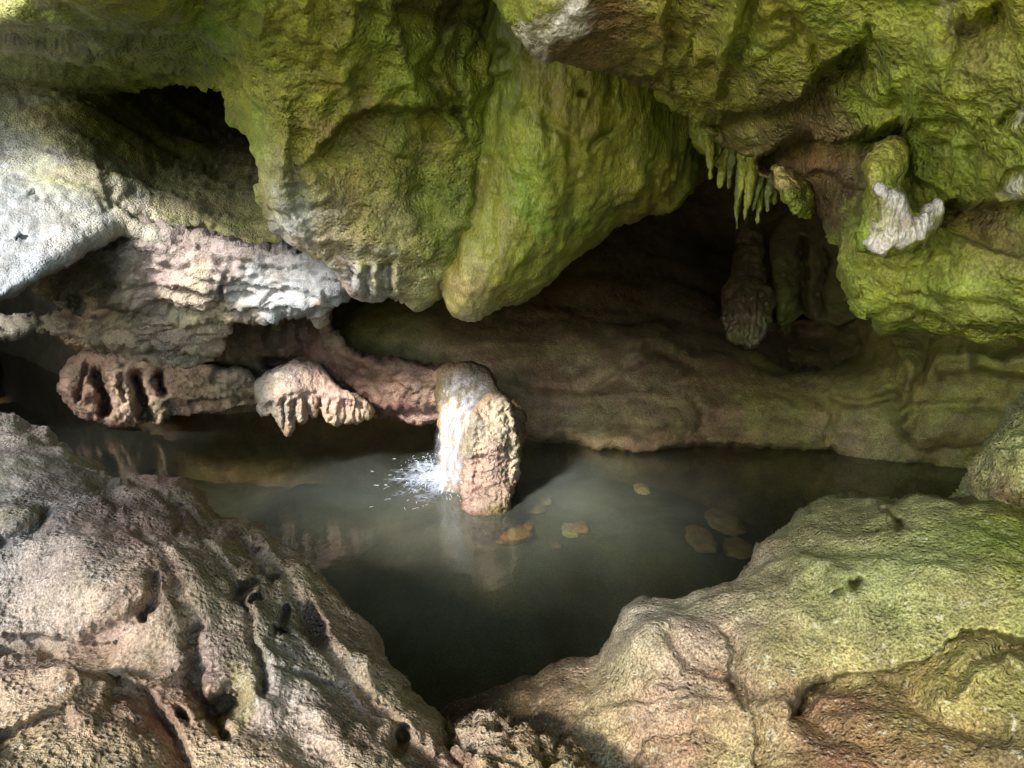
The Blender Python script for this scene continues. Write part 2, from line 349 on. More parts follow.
o = piece('boulder', [(944, 512), (950, 497), (956, 486), (964, 473), (971, 469), (981, 453), (997, 434), (1007, 419), (1024, 403), (1100, 370), (1270, 350), (1270, 560), (1100, 540), (1024, 520), (980, 516)],
    [(950, 505, 2.75), (971, 475, 2.72), (1000, 440, 2.65), (1024, 412, 2.6), (1000, 480, 2.4), (1024, 500, 2.3), (1100, 450, 2.2), (1250, 400, 2.2), (1250, 520, 1.9), (1100, 530, 2.1)],
    M['lichen'], [(1000, 460, 'gmoss', 60), (960, 495, 'ochre', 15), (1020, 500, 'brown', 20), (1200, 450, 'moss', 100)], s=2.0, Rd=.2, w=30, T=.6, jit=2.5, seed=31,
    noise=ROUGH, feats=[('step', [(955, 489), (975, 484), (990, 492), (1010, 495), (1040, 497)], .12, 12), ('line', [(975, 496), (1000, 503), (1024, 505)], 3, .08), ('step', [(990, 455), (1005, 450), (1024, 452)], .03, 15)])
tag(o, 'smaller green boulder perched behind the broad mossy boulder below the overhang', 'boulder')

o = piece('boulder', [(425, 800), (440, 762), (452, 744), (468, 729), (482, 722), (500, 728), (520, 738), (545, 745), (570, 759), (595, 785), (640, 980), (420, 980)],
    [(455, 745, 1.95), (485, 728, 1.95), (545, 750, 1.9), (500, 768, 1.75), (580, 780, 1.8), (450, 900, 1.3), (600, 950, 1.25), (520, 850, 1.45)],
    M['boulder'], [(485, 735, 'beige', 20), (530, 760, 'tan', 25), (460, 760, 'brown', 25), (520, 900, 'brown', 100)], s=1.6, Rd=.14, w=22, T=.5, jit=3, seed=37,
    noise=[('ridge', .03, 7), ('cells', .035, 16), ('billow', .015, 16, (1, 1, 1), 3)])
tag(o, 'small crumbly tan rock wedged low between the two large foreground boulders', 'rock')

# ================================================================== overhang above right
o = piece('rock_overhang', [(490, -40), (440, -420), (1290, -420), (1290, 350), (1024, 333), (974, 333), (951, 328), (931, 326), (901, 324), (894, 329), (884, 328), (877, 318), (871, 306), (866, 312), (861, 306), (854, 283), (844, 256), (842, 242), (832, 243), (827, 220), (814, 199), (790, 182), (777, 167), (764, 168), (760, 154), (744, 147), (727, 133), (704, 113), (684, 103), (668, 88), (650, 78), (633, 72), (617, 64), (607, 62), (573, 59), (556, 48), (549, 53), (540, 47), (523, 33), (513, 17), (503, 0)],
    [(500, -400, 2.3), (900, -400, 1.9), (1280, -400, 1.7), (560, -200, 2.2), (900, -200, 1.6), (1250, -200, 1.3), (520, 5, 2.55), (549, 48, 2.6), (620, 60, 2.8), (684, 100, 3.1), (744, 142, 3.3), (814, 192, 3.3), (844, 245, 3.05), (866, 300, 2.9), (930, 320, 2.75), (1024, 328, 2.55), (1250, 340, 2.2),
     (600, 15, 2.5), (700, 40, 2.5), (760, 95, 2.6), (850, 60, 2.2), (950, 100, 2.1), (1024, 100, 1.95), (1024, 180, 2.1), (890, 145, 2.45), (950, 215, 2.6), (870, 240, 2.8), (960, 290, 2.5), (1024, 290, 2.35), (1024, 0, 1.75), (800, -50, 1.9), (820, 160, 2.95)],
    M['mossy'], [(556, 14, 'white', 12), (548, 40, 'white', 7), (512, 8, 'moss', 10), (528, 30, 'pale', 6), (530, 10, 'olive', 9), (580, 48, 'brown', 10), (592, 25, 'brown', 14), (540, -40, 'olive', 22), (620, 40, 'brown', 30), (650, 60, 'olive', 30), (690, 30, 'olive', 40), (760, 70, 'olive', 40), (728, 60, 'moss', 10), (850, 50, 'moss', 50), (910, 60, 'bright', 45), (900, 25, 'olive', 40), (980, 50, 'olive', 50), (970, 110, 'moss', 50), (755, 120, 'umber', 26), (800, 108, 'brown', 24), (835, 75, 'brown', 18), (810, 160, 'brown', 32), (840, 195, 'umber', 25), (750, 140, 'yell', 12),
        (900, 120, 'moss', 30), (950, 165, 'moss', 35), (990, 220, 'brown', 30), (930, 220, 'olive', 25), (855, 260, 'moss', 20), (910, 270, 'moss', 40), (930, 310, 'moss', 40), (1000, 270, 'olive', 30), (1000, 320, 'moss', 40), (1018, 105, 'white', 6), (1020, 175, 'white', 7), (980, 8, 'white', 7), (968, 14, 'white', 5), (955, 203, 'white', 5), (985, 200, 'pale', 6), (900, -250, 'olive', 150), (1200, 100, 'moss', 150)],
    s=2.2, Rd=.22, w=26, T=.8, jit=2.5, seed=41, mixn=.3,
    noise=[('fbm', .06, 1.5, (1, 1, 1), 3), ('ridge', .020, 3.0, (1, 1, 1.8), 3), ('billow', .010, 7, (1, 1, 1.4), 2), ('cells', .010, 12), ('fbm', .006, 19, (1, 1, 1), 1)],
    feats=[('line', [(741, -10), (737, 12), (729, 34), (722, 62), (717, 86)], 5, -.12), ('line', [(752, -10), (745, 30), (735, 62), (730, 90)], 10, .08),
        ('step', [(690, 102), (715, 112), (745, 112), (782, 104), (802, 92), (822, 70), (850, 50)], .34, 34), ('step', [(762, 154), (778, 142), (795, 136), (817, 133), (840, 137), (857, 134), (884, 128), (898, 125)], .42, 44),
        ('step', [(890, 122), (914, 124), (920, 118), (934, 114), (955, 120)], .12, 14), ('line', [(922, 80), (923, 105), (918, 122)], 4, -.07), ('blob', 905, 92, 12, 14, .06), ('step', [(908, 143), (944, 140), (984, 143)], .10, 16), ('step', [(940, 199), (952, 194), (963, 189), (975, 196), (991, 200), (1010, 196), (1050, 192)], .30, 40),
        ('step', [(1024, 256), (1000, 246), (975, 240), (955, 235)], .1, 30), ('step', [(870, 262), (910, 268), (960, 262)], .04, 12), ('step', [(870, 285), (910, 292), (950, 290), (1024, 300)], .06, 12), ('step', [(880, 306), (910, 304), (940, 312), (980, 318), (1040, 316)], .12, 12),
        ('step', [(960, 14), (975, 12), (995, 0)], .15, 24), ('line', [(955, 10), (960, 22), (959, 42)], 4, -.06), ('step', [(660, 78), (665, 40), (666, 10), (675, -10)], .10, 22), ('line', [(666, 0), (660, 30), (665, 55), (672, 85)], 4, -.06),
        ('step', [(590, 38), (630, 48), (655, 44)], .06, 20), ('step', [(690, 60), (720, 76), (760, 60), (790, 40)], .07, 20), ('step', [(850, 95), (880, 105), (905, 112)], .06, 14), ('line', [(780, 20), (810, 45), (815, 70)], 5, .05), ('line', [(870, 20), (880, 60), (900, 85)], 5, .04), ('step', [(880, 225), (930, 235), (970, 225)], .05, 14), ('line', [(700, 20), (690, 60), (695, 95)], 4, .05), ('line', [(950, 60), (952, 90), (985, 120), (990, 170)], 4, -.03), ('step', [(1008, 112), (1018, 98), (1040, 90)], .08, 10), ('step', [(1010, 185), (1020, 165), (1035, 160)], .08, 10), ('line', [(848, 180), (840, 215)], 8, -.08), ('step', [(820, 170), (845, 182), (866, 186)], .08, 15), ('line', [(955, 262), (950, 290)], 4, -.05), ('line', [(846, 230), (856, 270), (864, 300)], 6, -.07)])
tag(o, 'huge green and brown rock overhang with ledges and pale broken edges above the right bank', 'rock overhang')

hr = piece('hanging_rock', [(858, 250), (856, 235), (862, 215), (866, 190), (866, 163), (875, 150), (884, 141), (901, 138), (908, 150), (905, 172), (900, 185), (912, 212), (922, 212), (938, 200), (943, 206), (940, 222), (922, 240), (902, 252), (882, 254)],
    [(870, 240, 2.42), (900, 240, 2.4), (885, 150, 2.36), (890, 200, 2.36), (935, 210, 2.45)], M['mossy'],
    [(888, 155, 'olive', 18), (895, 170, 'moss', 14), (862, 230, 'moss', 14), (900, 220, 'olive', 20)], s=1.4, Rd=.10, w=12, T=.25, wb=20, jit=1.2, seed=43, noise=[('fbm', .012, 6), ('ridge', .008, 14)])
tag(hr, 'green rock pendant hanging from the overhang, ending in broken white calcite', 'hanging rock')
o = piece('calcite_crust', [(876, 184), (884, 186), (892, 192), (904, 197), (906, 206), (905, 214), (912, 219), (919, 217), (927, 208), (937, 199), (943, 205), (940, 219), (930, 230), (921, 238), (910, 244), (902, 251), (893, 247), (882, 252), (870, 250), (865, 244), (872, 232), (869, 214), (875, 222), (882, 214)],
    [(875, 240, 2.395), (900, 240, 2.375), (890, 200, 2.335), (935, 210, 2.425)], M['crust'], [(893, 222, 'white', 14), (884, 208, 'tan', 6), (880, 232, 'tan', 6), (897, 236, 'ochre', 4), (890, 200, 'white', 8), (912, 226, 'gmoss', 6), (925, 222, 'grey', 8), (938, 206, 'white', 8), (872, 238, 'white', 8), (905, 250, 'gmoss', 7), (876, 250, 'gmoss', 6), (920, 238, 'gmoss', 6), (866, 214, 'gmoss', 7), (908, 205, 'gmoss', 6)], s=1.0, Rd=.04, w=4, T=.08, wb=12, jit=2.6, seed=47,
    noise=[('ridge', .008, 18, (1, 1, .22)), ('fbm', .005, 40), ('cells', .006, 50, (1, 1, .6))], parent=hr)

# ================================================================== ceiling, rib and flowstone lobe
o = piece('cave_ceiling', [(213, 83), (225, 92), (231, 105), (233, 120), (246, 130), (253, 141), (257, 157), (259, 172), (256, 190), (258, 200), (268, 212), (277, 223), (288, 236), (300, 245), (317, 253), (328, 258), (338, 270), (344, 286), (352, 293), (365, 299), (377, 298), (388, 296), (395, 293), (408, 298), (420, 303), (428, 301), (436, 289), (480, 280), (520, 240), (560, 60), (600, -420), (-290, -420), (-290, -220), (-180, -110), (-120, -10), (-60, 48), (0, 66), (30, 76), (67, 88), (93, 98), (118, 97), (133, 98), (150, 90), (167, 88), (190, 84)],
    [(0, -400, 2.7), (300, -400, 2.6), (-280, -400, 2.5), (500, -400, 2.7), (0, -200, 2.85), (300, -200, 2.8), (-250, -200, 2.6), (-160, -80, 2.7), (0, 0, 2.9), (0, 28, 3.15), (0, 64, 4.7), (67, 85, 5.1), (67, 34, 3.3), (100, 30, 3.3), (133, 95, 5.3), (137, 30, 3.35), (180, 45, 3.7), (180, 80, 4.9), (213, 80, 4.1), (200, 0, 3.1), (300, 0, 3.0), (290, 100, 3.6), (258, 180, 4.1), (300, 210, 4.0), (317, 250, 4.25), (340, 180, 3.8), (370, 250, 4.15), (365, 295, 4.55), (420, 299, 4.5), (430, 200, 4.12), (420, 100, 3.72), (420, 0, 3.4), (480, 0, 3.85), (480, 150, 4.22), (475, 230, 4.35), (480, 280, 4.9), (540, 60, 4.4), (540, 180, 4.9), (350, 90, 3.55)],
    M['mossy'], [(10, 10, 'gmoss', 30), (40, 35, 'gmoss', 25), (80, 15, 'moss', 40), (160, 20, 'moss', 50), (220, 20, 'bright', 40), (300, 20, 'olive', 40), (130, 70, 'dkgreen', 46), (50, 62, 'dkgreen', 32), (190, 62, 'dkgreen', 26), (200, 60, 'moss', 30), (245, 90, 'moss', 35), (280, 130, 'moss', 30), (265, 190, 'gmoss', 25), (290, 225, 'grey', 22), (315, 247, 'pale', 18), (330, 60, 'olive', 40), (320, 160, 'olive', 40), (360, 70, 'moss', 40), (420, 60, 'moss', 40),  # dark green points paint the shade under the lip into the colour
        (370, 140, 'brown', 35), (350, 190, 'ochre', 35), (400, 170, 'moss', 30), (330, 230, 'tan', 22), (390, 230, 'gmoss', 30), (430, 210, 'moss', 22), (370, 275, 'grey', 20), (415, 280, 'gmoss', 22), (345, 275, 'pink', 12), (0, -250, 'moss', 150), (400, -250, 'olive', 150), (430, 10, 'umber', 25)],
    s=2.2, Rd=.22, w=24, T=.8, jit=2.5, seed=53, mixn=.28,
    noise=[('fbm', .06, 1.5, (1, 1, 1), 3), ('ridge', .020, 3.4, (1, 1, 1), 3), ('billow', .014, 7, (1, 1, .8), 2), ('cells', .018, 11), ('fbm', .007, 18, (1, 1, 1), 1)],
    feats=[('step', [(-120, 18), (0, 34), (33, 42), (67, 38), (100, 43), (122, 38), (137, 33), (160, 30), (200, 34), (225, 55)], .30, 70), ('step', [(318, 150), (335, 132), (347, 116), (365, 108), (383, 105), (400, 107), (423, 106)], .22, 60), ('line', [(285, 90), (290, 130), (288, 170), (292, 200), (320, 244)], 9, -.09), ('line', [(302, 140), (300, 200), (318, 232)], 8, .08),
        ('line', [(424, 72), (432, 90), (446, 108), (458, 124)], 5, .13), ('line', [(452, 40), (447, 75), (452, 110)], 6, .06), ('step', [(360, 130), (385, 150), (430, 165)], .05, 20), ('line', [(330, 40), (345, 80), (350, 112)], 7, -.05), ('line', [(395, 30), (400, 70), (418, 100)], 7, -.05), ('line', [(376, 8), (420, 20), (450, 10), (480, 30)], 12, .10), ('line', [(362, 0), (382, 8), (384, 12)], 5, -.08), ('step', [(448, 10), (440, 45), (425, 70)], .12, 20), ('blob', 430, 125, 20, 14, .08),
        ('step', [(290, 205), (320, 203), (345, 200), (362, 205)], .10, 16), ('step', [(305, 255), (340, 248), (380, 252), (432, 262)], .12, 18)] +
        [('line', [(x, 262), (x + 1, 300)], 2.2, a) for x, a in ((352, .05), (361, -.05), (369, .07), (376, -.04), (383, .06), (390, .09), (397, -.05))] +
        [('line', [(150 + k * 22, -60), (156 + k * 22, 15), (150 + k * 22, 30)], 6, (-1) ** k * .035) for k in range(10)])
tag(o, kind='structure')

o = piece('flowstone', [(490, -120), (474, 0), (462, 40), (453, 75), (450, 100), (455, 130), (453, 160), (450, 190), (447, 230), (441, 265), (440, 290), (443, 300), (448, 308), (460, 318), (473, 319), (490, 314), (506, 305), (520, 301), (537, 290), (550, 277), (562, 266), (578, 255), (597, 240), (612, 228), (627, 221), (642, 219), (657, 213), (666, 214), (676, 208), (684, 198), (694, 184), (701, 168), (715, 140), (740, 90), (760, 0), (760, -120)],
    [(500, -100, 3.9), (740, -100, 4.0), (485, 0, 3.85), (560, 0, 3.7), (560, 80, 3.85), (480, 120, 4.1), (465, 190, 4.3), (560, 180, 4.05), (640, 120, 4.12), (690, 120, 4.4), (690, 175, 4.5), (470, 305, 4.35), (455, 250, 4.35), (510, 270, 4.25), (590, 215, 4.3), (640, 190, 4.36), (520, 150, 3.95), (740, 0, 4.4), (530, 285, 4.45)],
    M['flow'], [(500, 40, 'dkgreen', 45), (580, 60, 'olive', 40), (480, 120, 'moss', 35), (530, 130, 'moss', 28), (545, 185, 'bright', 20), (480, 200, 'olive', 30), (490, 260, 'olive', 30), (465, 300, 'yell', 14), (520, 260, 'olive', 25), (600, 150, 'olive', 40), (600, 190, 'moss', 25), (650, 120, 'moss', 35), (640, 180, 'olive', 25), (685, 150, 'dkgreen', 22), (700, 0, 'olive', 60)],
    s=2.0, Rd=.36, w=34, T=.6, jit=2, seed=59, mixn=.2,
    noise=[('fbm', .045, 1.3), ('ridge', .010, 5, (1, 1, .24), 3), ('billow', .008, 10, (1, 1, .4), 3), ('cells', .009, 18, (1, 1, .6)), ('fbm', .006, 30, (1, 1, .6), 2)],
    feats=[('line', [(520, 120), (535, 155), (550, 200), (555, 235)], 14, -.05), ('line', [(545, 118), (566, 130), (576, 170), (572, 215)], 5, .04), ('line', [(505, 150), (495, 200), (488, 250)], 5, .03), ('line', [(487, 160), (482, 180), (478, 230)], 6, .04), ('blob', 467, 75, 5, 7, .12), ('blob', 488, 83, 4, 9, .08), ('line', [(478, 82), (490, 78), (506, 76)], 3, .05), ('blob', 591, 67, 4, 3, .1), ('blob', 581, 96, 3, 3, .08),
        ('line', [(470, 50), (480, 60), (500, 48)], 6, .05), ('line', [(590, 150), (595, 142), (606, 136)], 3, .05), ('line', [(640, 120), (650, 150), (640, 190)], 14, -.03)] +
        [('line', [(655 + k * 8, 215 - k * 9 - 34), (646 + k * 8.5, 222 - k * 9)], 2.6, .05) for k in range(6)] + [('line', [(560 + k * 16, 235 - k * 7), (552 + k * 16, 268 - k * 10)], 3, .025) for k in range(6)])
tag(o, 'large smooth mossy flowstone lobe bulging down from the ceiling over the pool', 'flowstone')

# ================================================================== left wall, ledges
o = piece('rock_slab', [(-290, -60), (0, 10), (150, 20), (280, 40), (330, 120), (370, 235), (362, 272), (345, 292), (330, 290), (300, 275), (250, 262), (200, 252), (150, 246), (128, 233), (118, 233), (107, 238), (87, 246), (76, 256), (60, 266), (43, 277), (25, 289), (13, 300), (0, 304), (-60, 318), (-290, 360)],
    [(-280, 330, 3.3), (-280, 0, 4.6), (0, 295, 4.25), (0, 200, 4.75), (0, 110, 5.6), (0, 20, 6.6), (60, 260, 4.5), (120, 238, 4.85), (100, 170, 5.3), (100, 100, 6.4), (200, 245, 5.15), (200, 205, 5.6), (170, 150, 6.7), (220, 110, 9.0), (280, 40, 11.5), (150, 110, 7.4), (240, 165, 7.0), (280, 260, 5.2), (260, 200, 5.9), (340, 280, 5.1), (340, 180, 6.6), (225, 185, 6.3)],
    M['slab'], [(20, 260, 'cool', 60), (40, 200, 'cool', 50), (60, 150, 'gmoss', 50), (110, 220, 'grey', 40), (150, 180, 'gmoss', 40), (130, 120, 'olive', 50), (220, 225, 'gmoss', 35), (270, 235, 'gmoss', 30), (200, 245, 'mauve', 25), (300, 265, 'mauve', 30), (340, 280, 'grey', 20), (250, 100, 'slate', 60), (-200, 250, 'grey', 120)],
    s=2.2, Rd=.20, w=16, T=.6, jit=2, seed=61, mixn=.2,
    noise=[('fbm', .05, 1.5, (1, 1, 1), 3), ('ridge', .012, 4, (1, 1, 1), 3), ('billow', .008, 12, (1, 1, 1), 3), ('cells', .008, 24), ('fbm', .007, 18, (1, 1, 1), 1)],
    feats=[('blob', 24, 240, 5, 3, .08), ('step', [(183, 236), (190, 229), (205, 227), (222, 230), (242, 241)], .12, 10), ('line', [(150, 160), (158, 172), (172, 166)], 4, .08), ('line', [(100, 150), (110, 190), (108, 215)], 6, .04), ('line', [(110, 150), (120, 140)], 5, .05), ('blob', 38, 200, 6, 4, .04), ('line', [(120, 206), (130, 215), (150, 218)], 5, .05)])
tag(o, 'sloping grey white slab catching daylight on its lower half beside the dark hollow', 'rock slab')

o = piece('rock_ledge', [(40, 285), (76, 256), (87, 244), (110, 232), (150, 228), (250, 240), (340, 262), (352, 280), (346, 294), (330, 300), (324, 306), (326, 318), (320, 325), (314, 314), (300, 310), (262, 318), (250, 314), (236, 318), (222, 324), (222, 340), (214, 350), (212, 358), (195, 360), (150, 356), (120, 350), (90, 346), (75, 338), (40, 329), (-40, 330), (-120, 345), (-120, 322), (0, 320), (60, 318), (80, 312), (78, 300), (60, 298)],
    [(60, 290, 5.6), (80, 262, 5.3), (120, 240, 5.05), (200, 250, 5.1), (300, 265, 5.05), (345, 285, 5.05), (200, 280, 5.0), (110, 300, 5.35), (180, 310, 5.25), (300, 300, 5.05), (322, 320, 5.3), (220, 330, 5.55), (150, 335, 5.5), (200, 356, 5.8), (90, 335, 5.7), (40, 325, 5.9), (-100, 330, 6)],
    M['slab'], [(100, 250, 'slate', 25), (90, 290, 'umber', 25), (150, 270, 'mauve', 30), (150, 300, 'mauve', 25), (230, 270, 'mauve', 30), (220, 300, 'mauve', 25), (300, 280, 'cool', 30), (290, 305, 'grey', 25), (130, 335, 'beige', 40), (200, 340, 'beige', 30), (40, 322, 'slate', 40), (322, 318, 'beige', 12)],  # slate and umber at the left paint the slab's shadow onto the notch
    s=1.8, Rd=.14, w=12, T=.5, wb=30, jit=3.5, seed=67, mixn=.2,
    noise=[('fbm', .05, 2.2), ('ridge', .035, 5, (.7, .7, 2.5)), ('strata', .035, 7.5, (.1, .1, 1)), ('cells', .022, 15), ('billow', .014, 14, (1, 1, 1), 3)],
    feats=[('blob', 92, 285, 26, 34, .42), ('blob', 113, 240, 14, 8, .25), ('step', [(95, 290), (120, 288), (130, 272)], -.2, 20), ('step', [(40, 318), (90, 317), (150, 317), (222, 316)], .16, 9), ('step', [(75, 335), (120, 344), (160, 343), (215, 352)], .12, 8), ('step', [(120, 272), (150, 270), (190, 268), (240, 280)], .06, 8), ('step', [(140, 292), (190, 288), (240, 292), (300, 288)], .06, 8), ('blob', 165, 312, 30, 4, .12), ('line', [(115, 262), (155, 262), (175, 268)], 4, .06), ('blob', 120, 310, 25, 6, .2), ('step', [(250, 262), (280, 270), (320, 268)], .05, 8), ('blob', 270, 298, 5, 3, .06), ('line', [(222, 288), (222, 302)], 3, .06)])
tag(o, 'rough bedded ledge of pinkish grey rock beneath the sloping pale slab', 'rock ledge')

o = piece('rock_shelf', [(30, 318), (120, 330), (222, 300), (300, 296), (324, 300), (333, 328), (350, 348), (380, 360), (430, 366), (452, 372), (456, 400), (448, 420), (425, 421), (400, 419), (380, 420), (372, 412), (365, 400), (340, 395), (310, 385), (280, 390), (258, 392), (240, 372), (200, 362), (120, 358), (80, 352), (60, 338), (50, 322)],
    [(0, 340, 7.2), (100, 340, 7.1), (222, 320, 6.6), (300, 305, 6.3), (330, 325, 6.2), (270, 345, 6.7), (240, 365, 6.9), (290, 355, 6.75), (310, 372, 6.6), (360, 370, 6.3), (400, 395, 6.25), (440, 395, 6.2), (445, 415, 6.35), (380, 415, 6.4)],
    M['drip'], [(280, 335, 'red', 30), (240, 350, 'umber', 30), (310, 350, 'red', 25), (360, 380, 'red', 30), (410, 395, 'red', 30), (430, 412, 'pink', 14), (100, 340, 'umber', 60), (275, 328, 'tan', 12), (440, 380, 'brown', 12)],
    s=2.0, Rd=.15, w=14, T=.9, wb=30, jit=2.5, seed=71, noise=[('fbm', .05, 2), ('ridge', .02, 5), ('billow', .02, 12, (1, 1, 1), 3), ('cells', .02, 20)],
    feats=[('blob', 280, 362, 16, 7, .35), ('blob', 305, 358, 10, 5, .25), ('blob', 278, 330, 10, 12, -.2), ('step', [(225, 322), (262, 318), (310, 314)], .25, 18), ('line', [(330, 345), (350, 356), (385, 368)], 10, -.06), ('step', [(372, 412), (400, 408), (448, 405)], .12, 12)])
tag(o, 'dark red rock shelf undercut above the pool, running to the water spout', 'rock shelf')

fins = [(78, 372), (113, 372), (135, 378), (163, 373)]
o = piece('flowstone', [(64, 376), (70, 360), (84, 352), (100, 354), (118, 352), (135, 356), (150, 352), (170, 358), (200, 364), (232, 371), (250, 375), (262, 384), (262, 400), (246, 404), (225, 407), (200, 411), (172, 414), (160, 420), (130, 423), (100, 421), (82, 415), (66, 400), (58, 388)],
    [(66, 380, 6.9), (84, 360, 6.75), (130, 360, 6.7), (170, 365, 6.65), (250, 380, 6.7), (250, 398, 6.9), (200, 405, 7.0), (160, 416, 7.1), (100, 418, 7.3), (75, 400, 7.1), (200, 380, 6.65), (110, 385, 6.85), (130, 400, 7.0)],
    M['drip'], [(90, 370, 'pink', 30), (130, 375, 'pink', 30), (190, 385, 'pink', 30), (235, 388, 'beige', 25), (110, 415, 'red', 30), (160, 415, 'beige', 20), (200, 405, 'brown', 20), (0, 400, 'red', 40)],
    s=1.4, Rd=.14, w=9, T=.6, wb=30, jit=1.8, seed=73, noise=[('fbm', .03, 3), ('ridge', .02, 7, (1, 1, .5)), ('cells', .02, 20), ('billow', .01, 18, (1, 1, 1), 3)],
    feats=[('line', [(99, 372), (104, 390), (107, 408)], 5.5, .42), ('line', [(137, 380), (145, 398), (151, 418)], 6, .42), ('line', [(160, 376), (163, 388)], 4, .4), ('line', [(90, 362), (84, 380), (80, 396)], 3, .12), ('line', [(112, 366), (120, 385), (128, 412)], 9, -.08), ('line', [(147, 366), (154, 385), (166, 412)], 8, -.06), ('step', [(170, 400), (200, 398), (230, 392), (258, 396)], .15, 10), ('line', [(120, 372), (124, 400)], 2.5, .08)])
tag(o, 'low pink flowstone with dark slots between its fins at the far waterline', 'flowstone')

drip = [(255, 392), (257, 381), (263, 375), (272, 370), (283, 365), (295, 361), (306, 362), (318, 364), (328, 374), (336, 385), (346, 391), (358, 396), (368, 402), (374, 408), (373, 416), (368, 420), (364, 416), (358, 423), (352, 421), (347, 424), (342, 422), (338, 429), (332, 424), (327, 424), (323, 416), (321, 408), (319, 407), (315, 419), (311, 418), (309, 410), (306, 422), (301, 423), (297, 415), (293, 418), (291, 432), (287, 436), (282, 429), (277, 420), (272, 412), (265, 415), (259, 413), (258, 404)]
o = piece('dripstone', drip, [(257, 395, 6.0), (265, 378, 6.02), (300, 364, 6.1), (325, 375, 6.12), (290, 395, 5.85), (286, 430, 5.95), (260, 412, 6.05), (310, 415, 6.0), (345, 418, 6.0), (370, 412, 6.05), (340, 400, 5.95)],
    M['drip'], [(265, 390, 'pale', 14), (290, 375, 'lilac', 20), (315, 375, 'pink', 18), (285, 412, 'pink', 14), (285, 432, 'red', 8), (310, 408, 'tan', 16), (345, 412, 'pink', 18), (365, 410, 'tan', 12)], s=1.0, Rd=.06, w=6, T=.45, wb=20, jit=.8, seed=79, mixn=.15,
    noise=[('fbm', .02, 4), ('ridge', .012, 9, (1, 1, .3)), ('cells', .012, 24, (1, 1, .4))],
    feats=[('step', [(268, 402), (290, 396), (310, 392), (330, 396), (355, 402)], .07, 16)] + [('line', [(x, 400), (x + dx, 432)], 1.8, a) for x, dx, a in ((270, 4, .05), (277, 6, -.03), (283, 3, .05), (288, 1, -.03), (294, -1, .06), (300, 1, -.03), (306, 1, .05), (319, 2, .1), (330, 0, .04), (336, 0, -.03), (344, 0, .04), (352, 0, -.03), (361, 2, .05))])
tag(o, 'rounded pinkish dripstone fringed with short drips, hanging just over the pool', 'dripstone')

